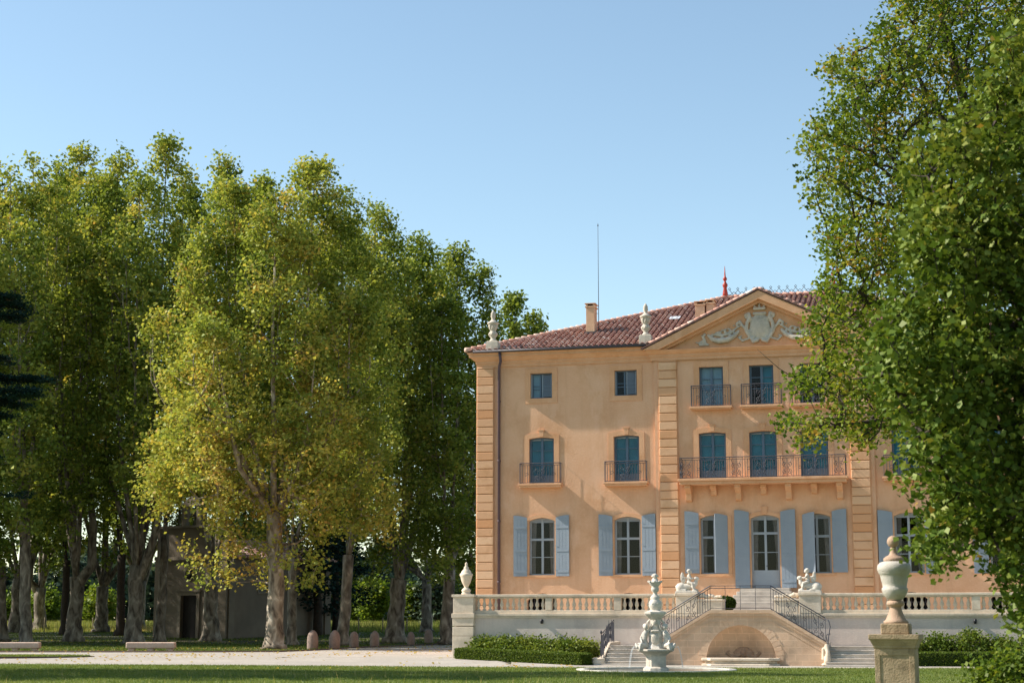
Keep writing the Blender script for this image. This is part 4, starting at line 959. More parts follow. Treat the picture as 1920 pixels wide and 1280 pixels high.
def noise3(p, seed, sc):
    rs = NR_(seed); o = np.zeros(len(p))
    for i in range(5):
        d = rs.normal(size=3); d /= np.linalg.norm(d); o += np.sin(p@d*sc*(1+.5*i)+rs.uniform(0, 6.28))
    return o/3.
def tree(name, label, base, leaders, clumps, leafn, lsize, cr_, tint, seed, leafm='plane_leaf', barkm='bark', trunk_r=.55, fork=None, cat='tree', group=None, up=.35, droop=0., twig=1., tint_var=.10, flat=1., trunk_bend=None, parent_tint=None):
    """leaders: list of polylines with radii (world points); clumps: Nx3 world points; all turned local to base"""
    base = np.array(base, float); rs = NR_(seed)
    t = thing(name, label, cat, tuple(base), 0, group)
    wood = MB(); nodes = []; nr = []
    for pts, rad in leaders:
        P_ = [Vector(p)-Vector(base) for p in pts]
        Q = []; R_ = []
        for i in range(len(P_)-1):                       # subdivide with a little wander
            n = max(2, int((P_[i+1]-P_[i]).length/1.1))
            for k in range(n):
                f = k/n; w_ = 0 if (i == 0 and k == 0) else min(.05, rad[i]*.10)
                Q.append(P_[i].lerp(P_[i+1], f)+Vector(rs.normal(size=3)*w_)); R_.append(rad[i]*(1-f)+rad[i+1]*f)
        Q.append(P_[-1]); R_.append(rad[-1]); wood.tube(Q, R_, 10 if rad[0] > .3 else 7)
        for q_, r_ in zip(Q, R_): nodes.append(tuple(q_)); nr.append(r_)
    C_ = np.array(clumps)-base
    nodes = np.array(nodes); n0 = len(nodes)
    # order clumps by distance to the leaders, then hang each on its best nearer node
    d0 = np.sqrt(((C_[:, None, :]-nodes[None])**2).sum(2)).min(1); order = np.argsort(d0); P = [tuple(x) for x in nodes]; par = [-1]*n0; arr = np.zeros((n0+2*len(C_), 3)); arr[:n0] = nodes; cnt = n0; parent = np.full(n0+2*len(C_), -1); des = np.zeros(n0+2*len(C_)); dist0 = np.zeros(n0+2*len(C_))
    ends = []
    for ci in order:
        c_ = C_[ci]; dv = c_-arr[:cnt]; d = np.sqrt((dv**2).sum(1)); cost = d+.25*dist0[:cnt]+1.1*np.maximum(0, -dv[:, 2]+.35*np.hypot(dv[:, 0], dv[:, 1]))
        j = int(np.argmin(cost)); L = d[j]; mid = arr[j]*.5+c_*.5+rs.normal(size=3)*L*.07; mid[2] -= L*.06
        arr[cnt] = mid; parent[cnt] = j; dist0[cnt] = dist0[j]+L/2; arr[cnt+1] = c_; parent[cnt+1] = cnt; dist0[cnt+1] = dist0[j]+L; cnt += 2
    for i in range(cnt-1, n0-1, -1):
        des[i] += 1
        if parent[i] >= n0: des[parent[i]] += des[i]
    for i in range(n0, cnt):
        j = parent[i]; rj = .0105*sqrt(des[i])*twig; ri = max(.010, rj*.8)
        wood.tube([tuple(arr[j]), tuple(arr[i])], [rj, ri], 4 if rj > .04 else 3)
    tr = wood.build('trunk', barkm, t, fix=False)
    n = len(C_); m = leafn; cc = np.repeat(C_, m, axis=0); off = rs.normal(size=(n*m, 3)); off *= (cr_*.62); off[:, 2] *= .8*flat; off[:, 2] -= droop*np.abs(rs.normal(size=n*m))*cr_*.5
    cen = cc+off; V, Fq = leaf_quads(cen, lsize, rs, up, droop)
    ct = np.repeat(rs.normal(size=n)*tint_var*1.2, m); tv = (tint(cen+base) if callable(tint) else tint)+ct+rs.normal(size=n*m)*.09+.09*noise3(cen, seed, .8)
    me = npmesh('crown', V, Fq, np.clip(tv, 0, 1), leafm); link('crown', me, t)
    return t
def lobes_clumps(lobes, Y, rs, dens=1.0, dep=1.0, hole=.0, taper=.55, seed=0):
    """lobes: (px centre, py top, py bottom, half width px, Y shift); clump centres fill each lobe, thicker at its skin"""
    out = []
    for (cx, pt, pb, hw, dy) in lobes:
        hw = hw*1.09; y = Y+dy; T = WY(cx, pt, y); B = WY(cx, pb, y); R = hw/3193*y; H = T.z-B.z
        n = int(dens*R*R*H*1.15+dens*R*H*.9)
        k = 0; ph = rs.uniform(0, 6.28, 6)
        while k < n:
            f = rs.rand()**.76; a = rs.uniform(0, 2*pi)
            pr = min(1, (f/.25+.12))**.6*min(1., ((1-f)/(taper))**.34+.02)
            pr *= 1+.16*sin(a*2+ph[0]+f*7)+.16*sin(f*19+ph[1]+a)+.10*sin(f*37+ph[2]-2*a)
            r = R*pr*rs.rand()**.44
            p = np.array([B.x+(T.x-B.x)*f+r*cos(a), y+r*dep*sin(a), B.z+H*f+rs.normal()*.2])
            k += 1
            if hole and noise3(p[None], seed+7, 1.3)[0] < -1.2+hole: continue
            out.append(p)
    return np.array(out)
def rise(base, joint, T, r0, r1, rs, wob=.5):
    """a leader that leaves the joint outwards and then climbs to the top"""
    b = Vector(joint); t_ = Vector(T); m1 = b.lerp(t_, .25); m1.x = b.x+(t_.x-b.x)*.55; m1.y = b.y+(t_.y-b.y)*.55
    m2 = b.lerp(t_, .6); m2.x = b.x+(t_.x-b.x)*.9+rs.normal()*wob*.5; m2.y = b.y+(t_.y-b.y)*.9
    return ([b, m1, m2, t_], [r0, r0*.75, r0*.42, r1])
def plane_tree(label, bpx, Y, lobes, tint, seed, tr=.6, forkpy=1070, lean=0, dens=1., leafn=30, lsize=.27, extra=None, hole=0., low=None, bark='bark', group='tall plane trees of the avenue', shade=None):
    rs = NR_(seed); base = Vector((GX(bpx, Y), Y, gz(Y)-.05)); J = WY(bpx+lean, forkpy, Y)
    fl = base+Vector((0, 0, .45)); fl2 = base+Vector((0, 0, 1.3)); lf = base.lerp(J, .6)
    L = [([base, fl, fl2, lf, J], [tr*1.55, tr*1.15, tr*.95, tr*.84, tr*.88])]
    for (cx, pt, pb, hw, dy) in lobes:
        T = WY(cx, pt+22, Y+dy); L.append(rise(base, J+Vector((0, 0, -.25)), T, tr*rs.uniform(.3, .42), .03, rs))
        for k in range(2):                               # side limbs
            f = rs.uniform(.3, .55); j2 = J.lerp(T, f); a = rs.uniform(0, 6.28); R = hw/3193*Y*.6; T2 = Vector((T.x+R*cos(a), T.y+R*sin(a), J.z+(T.z-J.z)*rs.uniform(.7, .92)))
            pts, rad = L[-1-k]; j2 = Vector(pts[1]).lerp(Vector(pts[2]), rs.uniform(.1, .8)); L.append(rise(base, j2, T2, tr*.13, .02, rs, .3))
            L[-1], L[-2] = L[-2], L[-1]
    if extra: L += extra(J, Y)
    cl = lobes_clumps(lobes, Y, rs, dens, 1., hole+.38, .55, seed)
    if low is not None: cl = np.vstack([cl, np.array([WY(px, py, Y+dy) for px, py, dy in low])])
    return tree('plane_tree', label, base, L, cl, int(leafn*2.0), lsize*.84, .66, tint, seed, trunk_r=tr, group=group, barkm=bark)
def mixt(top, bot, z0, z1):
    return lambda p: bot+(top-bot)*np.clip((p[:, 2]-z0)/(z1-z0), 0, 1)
# the sunlit yellowing tree in front
rl = random.Random(12)
low = [(rl.gauss(300, 22), rl.uniform(870, 945), rl.uniform(-3, 1)) for _ in range(30)]+[(rl.uniform(350, 600), rl.uniform(1000, 1100), rl.uniform(-2, 3)) for _ in range(26)]+[(rl.uniform(540, 740), rl.uniform(860, 1010), rl.uniform(-2, 3)) for _ in range(60)]+[(rl.uniform(380, 620), rl.uniform(900, 1020), rl.uniform(-2, 3)) for _ in range(36)]+[(rl.uniform(270, 420), rl.uniform(820, 925), rl.uniform(-3, 2)) for _ in range(30)]
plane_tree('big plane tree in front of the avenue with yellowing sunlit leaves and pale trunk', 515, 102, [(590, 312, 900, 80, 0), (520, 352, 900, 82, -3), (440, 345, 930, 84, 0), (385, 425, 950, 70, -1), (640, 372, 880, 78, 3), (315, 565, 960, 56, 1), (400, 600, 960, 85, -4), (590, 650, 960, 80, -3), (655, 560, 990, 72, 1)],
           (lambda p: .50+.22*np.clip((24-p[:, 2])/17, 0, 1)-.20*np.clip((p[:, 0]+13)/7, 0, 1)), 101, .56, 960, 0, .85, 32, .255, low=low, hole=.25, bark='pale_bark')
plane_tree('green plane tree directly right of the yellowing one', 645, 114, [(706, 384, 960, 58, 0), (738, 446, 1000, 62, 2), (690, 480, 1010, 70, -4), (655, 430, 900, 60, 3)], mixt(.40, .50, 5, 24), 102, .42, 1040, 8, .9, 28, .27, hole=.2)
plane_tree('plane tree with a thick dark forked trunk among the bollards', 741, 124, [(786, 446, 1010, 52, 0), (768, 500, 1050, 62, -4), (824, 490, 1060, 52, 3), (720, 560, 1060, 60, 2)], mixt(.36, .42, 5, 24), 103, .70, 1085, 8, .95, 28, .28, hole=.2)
plane_tree('dark green plane tree rising just behind the left corner of the chateau', 838, 119, [(858, 468, 1090, 50, 0), (905, 508, 1100, 42, 5), (925, 585, 1120, 30, 6), (828, 560, 1090, 55, -3), (885, 640, 1120, 50, 8)], mixt(.32, .34, 5, 24), 104, .5, 1060, 4, 1.0, 28, .28, hole=.15)
plane_tree('bright green tree top showing above the roof behind the chateau', 975, 150, [(965, 556, 1050, 38, 0), (1003, 588, 1050, 34, 2), (1035, 622, 1080, 22, 0)], .34, 105, .5, 1000, 0, .7, 26, .36)
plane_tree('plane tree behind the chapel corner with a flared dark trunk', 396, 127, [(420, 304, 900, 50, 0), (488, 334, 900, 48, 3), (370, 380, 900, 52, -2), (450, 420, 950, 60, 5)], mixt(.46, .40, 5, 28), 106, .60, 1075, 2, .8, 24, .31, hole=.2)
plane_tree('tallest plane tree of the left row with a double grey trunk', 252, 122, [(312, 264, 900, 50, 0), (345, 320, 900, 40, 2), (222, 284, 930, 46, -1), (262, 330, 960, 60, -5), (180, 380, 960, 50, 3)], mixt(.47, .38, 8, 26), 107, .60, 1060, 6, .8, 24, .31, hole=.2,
           extra=lambda J, Y: [([J+Vector((0, 0, -1.2)), WY(288, 1010, Y), WY(303, 950, Y), WY(305, 850, Y)], [.36, .28, .22, .14])])
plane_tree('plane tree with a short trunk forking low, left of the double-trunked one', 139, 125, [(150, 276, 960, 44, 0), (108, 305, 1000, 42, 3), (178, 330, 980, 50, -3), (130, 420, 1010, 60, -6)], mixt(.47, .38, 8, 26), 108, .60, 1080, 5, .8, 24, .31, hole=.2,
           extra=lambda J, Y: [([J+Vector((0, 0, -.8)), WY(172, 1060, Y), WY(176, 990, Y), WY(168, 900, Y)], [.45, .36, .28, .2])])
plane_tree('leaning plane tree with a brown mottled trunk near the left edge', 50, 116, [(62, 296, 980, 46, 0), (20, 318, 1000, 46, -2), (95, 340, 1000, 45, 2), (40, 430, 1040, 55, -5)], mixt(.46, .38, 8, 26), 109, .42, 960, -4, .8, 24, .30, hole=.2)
plane_tree('plane tree cut by the left edge of the picture', 0, 124, [(-30, 300, 1050, 55, 0), (-75, 320, 1050, 55, 3), (5, 380, 1080, 50, -3)], .40, 110, .6, 1050, -4, .85, 22, .32)
plane_tree('slender plane tree standing against the chapel front', 301, 124, [(356, 350, 900, 40, 5), (330, 420, 880, 45, 8)], .40, 111, .38, 1000, 8, .8, 22, .31)
plane_tree('thin dark plane tree in the second row behind the low-forking one', 121, 142, [(125, 330, 1080, 50, 0), (90, 360, 1080, 50, 2)], .34, 112, .35, 1050, 4, .8, 20, .36, bark='dark_bark')
plane_tree('thin dark plane tree in the second row left of the double trunk', 226, 140, [(235, 340, 1050, 50, 0), (200, 340, 1060, 50, 2)], .34, 113, .38, 1040, 2, .8, 20, .36, bark='dark_bark')
plane_tree('slim plane tree in the shade directly behind the yellowing tree', 548, 116, [(560, 420, 1020, 75, 3), (500, 460, 1000, 60, 5), (610, 480, 1040, 60, 4)], .42, 114, .36, 1040, 0, .75, 22, .31)
ROW2 = {}
for o in [o for o in bpy.data.objects if o.name.startswith('plane_tree') and o.parent is None]: ROW2[o['label'][:12]] = o
srcs = [o for o in bpy.data.objects if o.name.startswith('plane_tree') and o.parent is None]
row2 = [(7, 190, 150, 1.7, 'rear plane tree seen left of the double-trunked one'), (7, 75, 156, 3.3, 'rear plane tree behind the leaning one'), (6, 30, 148, .3, 'rear plane tree seen between the left edge trunk and the leaning one'),  (5, 330, 152, 2.6, 'rear plane tree rising behind the chapel bell gable'), (2, 470, 154, 4., 'rear plane tree rising behind the chapel roof'),
        (1, 585, 150, 5.2, 'rear plane tree rising behind the right end of the chapel'), (3, 800, 150, 2., 'rear plane tree between the forked trunk and the chateau corner'),  (6, 260, 157, 1.1, 'rear plane tree directly behind the double grey trunk')]
for k, px, yy, a, lab in row2:
    c = copy_tree(srcs[k]); c.location = (GX(px, yy), yy, gz(yy)-.05); c.rotation_euler = (0, 0, a); c.scale = (1, 1, .84); c['label'] = lab
for k, x_, y_, a, sc2, lab in [(6, -60, 136, 1., 1., 'unseen plane tree added for shade, far left of the view, rear row'), (7, -50, 147, 2., 1., 'unseen plane tree added for shade, left of the view, deepest row'), (5, -72, 150, 3., 1., 'unseen plane tree added for shade, farthest left of the view, deepest row'), (1, -28, 61.5, .5, 1., 'nearer plane tree beyond the left edge whose shade falls across the lawn'), (1, -41, 63.5, 2.2, 1.05, 'second nearer plane tree beyond the left edge shading the lawn')]:
    c = copy_tree(srcs[k]); c.location = (x_, y_, gz(y_)-.05); c.rotation_euler = (0, 0, a); c.scale = (sc2, .62 if y_ < 90 else 1, sc2); c['label'] = lab; c['group'] = 'plane trees left of the lawn'  # rear three added to shade the avenue, near pair squeezed to narrow its shadow
# unseen trees continuing the avenue left of the frame, added to shade it
for i, (bx, yy) in enumerate([(-190, 113), (-330, 122), (-500, 116), (-680, 124)]):
    plane_tree(['unseen shading plane tree just beyond the left edge of the view', 'second unseen shading plane tree beyond the left edge of the view', 'third unseen shading plane tree beyond the left edge of the view', 'fourth unseen shading plane tree beyond the left edge of the view'][i], bx, yy, [(bx+20, 310, 1060, 75, 0), (bx-60, 330, 1060, 70, 3), (bx+70, 350, 1060, 65, -3)], .4, 120+i, .6, 1060, 0, .6, 14, .45)

def cloud(center_list, rs, n): return None
# ---- big trees of the right foreground: outline in the picture, given their own distance and depth
def poly_clumps(poly, Yc, thick, n, rs, seed, hole):
    P_ = np.array(poly, float); x0, y0 = P_.min(0); x1, y1 = P_.max(0); out = []
    def inside(x, y):
        c_ = False; m = len(P_)
        for i in range(m):
            a, b = P_[i], P_[i-1]
            if (a[1] > y) != (b[1] > y) and x < (b[0]-a[0])*(y-a[1])/(b[1]-a[1])+a[0]: c_ = not c_
        return c_
    while len(out) < n:
        px = rs.uniform(x0, x1); py = rs.uniform(y0, y1)
        if not inside(px, py): continue
        e = min(1, (min(x1-px, 260))/260); Y = Yc+rs.uniform(-thick, thick)
        p = WY(px, py, Y); q = np.array(p)
        if noise3(q[None], seed, 2.2 if Yc > 40 else 3.)[0] < hole: continue
        out.append(q)
    return np.array(out)
rs = NR_(31)
A = [(1655, -60), (1670, 20), (1640, 55), (1560, 105), (1545, 135), (1600, 165), (1545, 180), (1560, 215), (1525, 225), (1500, 275), (1530, 300), (1505, 320), (1515, 380), (1545, 400), (1535, 470), (1570, 500), (1515, 525), (1540, 580), (1510, 600), (1505, 640), (1560, 665), (1490, 700), (1480, 725), (1545, 745), (1560, 770), (1450, 780), (1450, 795), (1530, 800), (1480, 830), (1490, 840), (1560, 815), (1600, 825), (1600, 860), (1640, 820), (1700, 790), (1740, 760), (2080, 700), (2080, -60)]
YA = 52
ca = poly_clumps(A, YA, 3.6, 2500, rs, 41, -.40)
bA = Vector((GX(2060, YA), YA+1, -.25)); jA = WY(2040, 900, YA+1)
LA = [([bA, bA+Vector((0, 0, .6)), jA], [.9, .62, .5]), ([jA, WY(1960, 600, YA), WY(1850, 350, YA), WY(1780, 80, YA), WY(1740, -40, YA)], [.42, .3, .2, .12, .05]),
      ([jA, WY(2040, 500, YA+1), WY(1990, 100, YA+1), WY(1960, -60, YA+1)], [.45, .35, .22, .1]),
      ([WY(1960, 600, YA), WY(1820, 480, YA-1), WY(1700, 330, YA-1), WY(1600, 200, YA-1)], [.2, .14, .09, .03]),
      ([WY(1985, 690, YA), WY(1850, 640, YA-1), WY(1690, 590, YA-1), WY(1560, 540, YA-1)], [.2, .14, .09, .03]),
      ([WY(2010, 780, YA), WY(1870, 760, YA), WY(1700, 780, YA-1), WY(1560, 800, YA-1), WY(1470, 790, YA-1)], [.18, .13, .08, .045, .015]),
      ([WY(1960, 600, YA), WY(1780, 420, YA+2), WY(1640, 380, YA+2), WY(1540, 330, YA+2)], [.18, .12, .07, .02]),
      ([WY(1560, 745, YA-1), WY(1530, 735, YA-1), WY(1460, 690, YA-1), WY(1420, 655, YA-1)], [.03, .02, .012, .006]), ([WY(1850, 350, YA), WY(1740, 180, YA), WY(1680, 60, YA)], [.14, .09, .02])]
tree('broadleaf_tree', 'tall open-crowned tree at the right with sky showing through, behind the nearer leafy tree', bA, LA, ca, 30, .135, .37, mixt(.55, .62, 4, 14), 43, 'green_leaf', 'dark_bark', twig=.9, tint_var=.16)
YB = 27
B_ = [(1880, 60), (1860, 140), (1830, 170), (1880, 190), (1800, 205), (1760, 240), (1720, 260), (1700, 330), (1730, 380), (1700, 420), (1700, 500), (1660, 520), (1690, 560), (1650, 600), (1650, 660), (1640, 730), (1650, 745), (1690, 770), (1715, 800), (1700, 850), (1705, 905), (1695, 960), (1760, 985), (1725, 1020), (1765, 1050), (1780, 1030), (1800, 1060), (1840, 990), (1880, 1020), (1885, 1080), (1900, 1130), (1930, 1160), (2080, 1150), (2080, 60)]
cb_ = poly_clumps(B_, YB, 1.7, 1150, rs, 51, -.32)
bB = Vector((GX(2090, YB), YB+.6, -.25)); jB = WY(2080, 960, YB+.6)
LB = [([bB, bB+Vector((0, 0, .5)), jB], [.5, .36, .3]), ([jB, WY(2010, 600, YB), WY(1960, 300, YB), WY(1930, 60, YB)], [.24, .18, .1, .03]), ([WY(2030, 700, YB), WY(1900, 560, YB), WY(1780, 430, YB), WY(1740, 330, YB)], [.12, .08, .05, .02]),
      ([WY(2050, 820, YB), WY(1900, 800, YB), WY(1760, 800, YB), WY(1700, 830, YB)], [.12, .08, .045, .02]), ([WY(2070, 930, YB), WY(1920, 960, YB), WY(1820, 1000, YB), WY(1760, 1050, YB)], [.1, .07, .04, .015]), ([WY(1960, 300, YB), WY(1860, 240, YB), WY(1800, 230, YB)], [.07, .04, .015]),
      ([WY(1995, 560, YB), WY(1850, 640, YB), WY(1700, 700, YB), WY(1600, 710, YB)], [.1, .06, .03, .012])]
tree('linden_tree', 'dense bright green leafy tree filling the right edge of the picture, closest to the viewer', bB, LB, cb_, 42, .116, .29, mixt(.52, .52, 0, 1), 53, 'linden_leaf', 'dark_bark', twig=.7, tint_var=.10, droop=.5)

# ---- cedar reaching in from the left edge
YC = 58
rs = NR_(61); bC = Vector((GX(-190, YC), YC, -.25)); topC = WY(-200, 150, YC)
LC = [([bC, bC+Vector((0, 0, .8)), topC], [.8, .55, .08])]; cc_ = []
spec = [(712, 88, 0, 0), (728, 66, 10, -1), (750, 50, 10, 1), (590, 42, 6, 0), (556, 25, 0, -1), (572, 36, 5, 1), (676, 20, 0, 2), (770, 10, 10, 0)]
for (py, px, sag, dy) in spec:
    a = WY(-195, py-10, YC+0); e = WY(px, py+sag, YC+dy); m_ = a.lerp(e, .5)+Vector((0, 0, .15)); LC.append(([a, m_, e], [.13, .08, .02]))
    for k in range(46): f = rs.rand()**.7; q_ = a.lerp(e, f); wv = 1.1*(1-f)+.25; cc_.append(np.array(q_)+np.array([rs.normal()*.2, rs.uniform(-wv, wv), rs.normal()*.07]))
for k in range(44):
    z = rs.uniform(2.5, 17); ang = rs.uniform(0, 2*pi)
    a = Vector((bC.x, bC.y, z)); L_ = (1.35-z/22)*4.6; e = a+Vector((L_*cos(ang), L_*sin(ang), -.1))
    if GX(-85, YC) < e.x: e.x = GX(-85, YC)
    LC.append(([a, a.lerp(e, .5)+Vector((0, 0, .2)), e], [.1, .06, .02]))
    for j in range(20): f = rs.uniform(.2, 1); q_ = a.lerp(e, f); cc_.append(np.array(q_)+np.array([rs.normal()*.4, rs.normal()*.4, rs.normal()*.08]))
tree('cedar_tree', 'dark blue-green cedar whose flat boughs reach in from the left edge', bC, LC, np.array(cc_), 110, .085, .34, .35, 63, 'cedar_needle', 'dark_bark', flat=.22, up=1.2)

# ---- dark conifers behind the right end of the chapel
def conifer(px, Y, ptop, pbot, hw, lab, seed, leafm='cedar_needle', tint=.4, n=190, sz=.30, nm='cedar_tree', bare=2.):
    rs = NR_(seed); b_ = Vector((GX(px, Y), Y, gz(Y)-.05)); t_ = WY(px, ptop, Y); L = [([b_, t_], [.42, .04])]; c_ = []
    zb = WY(px, pbot, Y).z; R = hw/3193*Y
    for k in range(n):
        f = rs.rand()**.9; z = zb+(t_.z-zb)*f; a = rs.uniform(0, 6.28); r = R*(1-f*.8)*rs.rand()**.5; c_.append([b_.x+r*cos(a), Y+r*sin(a), round(z/.9)*.9-.12*r+rs.normal()*.1])
    return tree(nm, lab, b_, L, np.array(c_), 26, sz, .95, tint, seed, leafm, 'dark_bark', flat=.4, up=.9)
conifer(596, 140, 860, 1140, 62, 'dark cedar right behind the end of the chapel', 71)
conifer(631, 145, 900, 1130, 70, 'dark cedar between the chapel and the thick forked plane tree', 72)
conifer(812, 175, 1052, 1160, 52, 'grey-green pine in the field beside the terrace end pier', 73, 'far_leaf', .65, 130, .4, 'pine_tree')
conifer(700, 190, 1070, 1150, 40, 'dark pine in the field left of the thick forked trunk', 74, 'far_leaf', .2, 100, .4, 'pine_tree')

# ---- field trees and shrubs behind the avenue
def bush(name, lab, cat, base, R, H, n, leafn, ls, tint, seed, leafm='green_leaf', group=None, cl=.5, tr=.08):
    rs = NR_(seed); b_ = Vector(base); c_ = []
    while len(c_) < n:
        p = rs.uniform(-1, 1, 3); d = (p**2).sum()
        if d < 1 and d > .12: c_.append([b_.x+p[0]*R, b_.y+p[1]*R, b_.z+H*(.55+.45*p[2])])
    L = [([b_, b_+Vector((0, 0, H*.6))], [tr, tr*.4])]
    return tree(name, lab, b_, L, np.array(c_), leafn, ls, cl, tint, seed, leafm, 'dark_bark', group=group, cat=cat, twig=.6)
fs_ = [(186, 176, 1100, 30, .55, 'round light green young tree in the field between the two left trunks'), (85, 180, 1105, 34, .4, 'low green tree in the field near the left edge'), (20, 185, 1110, 32, .38, 'low green tree in the field at the far left'),
       (700, 178, 1085, 26, .45, 'pale green young tree in the field just left of the forked trunk'), (772, 176, 1088, 22, .48, 'pale green young tree in the field just right of the forked trunk'), (668, 185, 1095, 20, .4, 'small green tree in the field behind the bollards'), (440, 190, 1080, 30, .3, 'dark green tree in the field behind the chapel')]
for i, (px, Y, pt, hw, tn, lab) in enumerate(fs_):
    b_ = (GX(px, Y), Y, gz(Y)); H = WY(px, pt, Y).z-gz(Y)
    bush('field_tree', lab, 'tree', b_, hw/3193*Y, H, 130, 22, .32, tn, 80+i, cl=.7, tr=.12)
rs = NR_(91)                                             # far wood along the horizon
n = 52000; X = rs.uniform(-230, 60, n); Yy = rs.uniform(300, 330, n); hh = 14+3*np.sin(X*.09)+3*np.sin(X*.23+1)+2*np.sin(X*.51); Z = gz(300)+hh*rs.rand(n)**.8
V, Fq = leaf_quads(np.stack([X, Yy, Z], 1), 1.5, rs); me = npmesh('distant_wood', V, Fq, np.clip(.4+.25*rs.normal(size=n), 0, 1), 'far_leaf'); o = link('distant_wood', me); props(o, kind='stuff')

# ---- hedges and flower beds under the terrace wall
def hedge(name, lab, pts, wd, h, seed, dens=2600):
    rs = NR_(seed); P_ = []
    for (a, b) in zip(pts, pts[1:]):
        a = np.array(a); b = np.array(b); L = np.linalg.norm(b-a); n = int(L*dens); f = rs.rand(n)[:, None]; side = rs.randint(0, 3, n); dxy = (b-a)/L; nn = np.array([dxy[1], -dxy[0]])
        s_ = np.where(side == 0, rs.uniform(-1, 1, n), np.where(side == 1, 1., -1.))*wd/2; z = np.where(side == 0, h, rs.uniform(0.02, h, n))
        z = np.where(side == 0, z+rs.normal(size=n)*.02, z); p = a+(b-a)*f+nn*(s_+rs.normal(size=n)*.025)[:, None]; P_.append(np.column_stack([p, z+np.array([gz(y) for y in p[:, 1]])]))
    for e_ in (pts[0], pts[-1]):
        n = int(dens*.9); q1 = rs.uniform(-.5, .5, n)*wd; d2 = np.array(pts[-1])-np.array(pts[0]); d2 = d2/np.linalg.norm(d2); nn = np.array([d2[1], -d2[0]]); p = np.array(e_)+nn*q1[:, None]+d2*(rs.normal(size=n)*.03)[:, None]; P_.append(np.column_stack([p, rs.uniform(.02, h, n)+gz(e_[1])]))
    P_ = np.vstack(P_); c0 = np.append(np.array(pts[0]), 0.); V, Fq = leaf_quads(P_-c0, .05, rs, .3)
    t = thing(name, lab, 'hedge', tuple(c0)); me = npmesh('foliage', V, Fq, np.clip(.45+.2*rs.normal(size=len(P_)), 0, 1), 'hedge_leaf'); link('foliage', me, t)
    core = MB()
    for (a, b) in zip(pts, pts[1:]):
        a = Vector((*a, 0)); b = Vector((*b, 0)); d = (b-a).normalized(); nn = Vector((d.y, -d.x, 0))*(wd/2-.04); z0 = gz(a.y); z1 = gz(b.y)
        vs = [a-nn, b-nn, b+nn, a+nn]; zz = [z0, z1, z1, z0]
        core.add([(*(v-Vector(c0))[:2], q_-.05) for v, q_ in zip(vs, zz)]+[(*(v-Vector(c0))[:2], q_+h-.03) for v, q_ in zip(vs, zz)], [(0, 3, 2, 1), (4, 5, 6, 7), (0, 1, 5, 4), (1, 2, 6, 5), (2, 3, 7, 6), (3, 0, 4, 7)])
    core.build('branches', 'hedge_core', t)
mat('hedge_core', (.02, .035, .01), .95)
def w2(u, v): p = B2W(u, v); return (p.x, p.y)
h0 = w2(-13.2, -6.9); h1 = (GX(1098, 72.0), 72.0)
hedge('box_hedge', 'low clipped box hedge left of the staircase, below the terrace wall', [h0, ((h0[0]+h1[0])/2, (h0[1]+h1[1])/2-.1), h1], .7, .47, 201)
h2 = w2(SU+HWe+WS+.9, -9.0); h3 = w2(14, -8.3)
hedge('box_hedge', 'low clipped box hedge right of the staircase, partly behind the foreground pedestal', [h2, h3], .8, .55, 202)
o = MB().slab([w2(-13.1, -6.1), w2(-13.1, -7.1), h1, w2(-6.3, -6.1)], -.1, .06).build('flower_bed', 'earth'); props(o, kind='structure')
o = MB().slab([w2(6.4, -6.1), w2(6.4, -9.0), w2(15, -8.6), w2(15, -6.1)], -.2, -.05).build('flower_bed', 'earth'); props(o, kind='structure')
bl_ = [(908, 1197, .5), (950, 1192, .7), (990, 1198, .6), (1030, 1196, .7), (1070, 1199, .6), (1096, 1201, .5)]
bd = ['leafy light green shrub beside the end pier, leftmost in the bed', 'taller leafy shrub second from the end pier in the left bed', 'leafy shrub below the left wall spotlight', 'broad leafy shrub in the middle of the left bed', 'leafy shrub second from the stair railing in the left bed', 'leafy shrub touching the stair railing in the left bed']
for i, (px, pt, R) in enumerate(bl_):
    f = (px-880)/220; Y = 78.2-f*3.6; b_ = (GX(px, Y), Y, gz(Y)); H = WY(px, pt, Y).z-gz(Y)
    bush('garden_shrub', bd[i], 'shrub', b_, R*1.3, H, 60, 40, .10, .62+.05*(i % 3), 210+i, 'hedge_leaf', 'leafy shrubs in the bed left of the stair', .26, .03)
for i, u in enumerate([6.6, 7.8, 9.2, 10.5, 11.8]):
    p = B2W(u, -7.4+.2*(i % 2)); bush('garden_shrub', ['leafy shrub right beside the foreground pedestal in the right bed', 'second leafy shrub from the pedestal in the right bed', 'third leafy shrub from the pedestal in the right bed', 'fourth leafy shrub from the pedestal in the right bed', 'leafy shrub at the right end of the right bed'][i], 'shrub', (p.x, p.y, -.1), .75, 1.0+.15*(i % 3), 60, 40, .10, .55, 220+i, 'hedge_leaf', 'leafy shrubs in the bed right of the stair', .26, .03)
p = B2W(SU-1.25, TY+2.2, 2.0); pt_ = thing('terrace_shrub', 'small round dark shrub on the terrace at the top of the stair', 'shrub', tuple(p))
MB().tube([(0, 0, 0), (0, 0, .4)], .03, 6).build('stem', 'dark_bark', pt_)
rs = NR_(231); n = 5200; d = rs.normal(size=(n, 3)); d /= np.linalg.norm(d, axis=1, keepdims=True); V, Fq = leaf_quads(d*(rs.uniform(.6, 1, n))[:, None]*np.array([.5, .4, .36])+np.array([0, 0, .42]), .07, rs); link('foliage', npmesh('foliage', V, Fq, np.clip(.1+.12*rs.normal(size=n), 0, 1), 'hedge_leaf'), pt_)
Yq = 30.0; bush('foreground_shrub', 'out-of-focus leafy shrub in the bottom right corner, right of the pedestal', 'shrub', (GX(1940, Yq), Yq+1, -.2), .95, 1.22, 130, 40, .085, .5, 240, 'green_leaf', None, .24, .04)

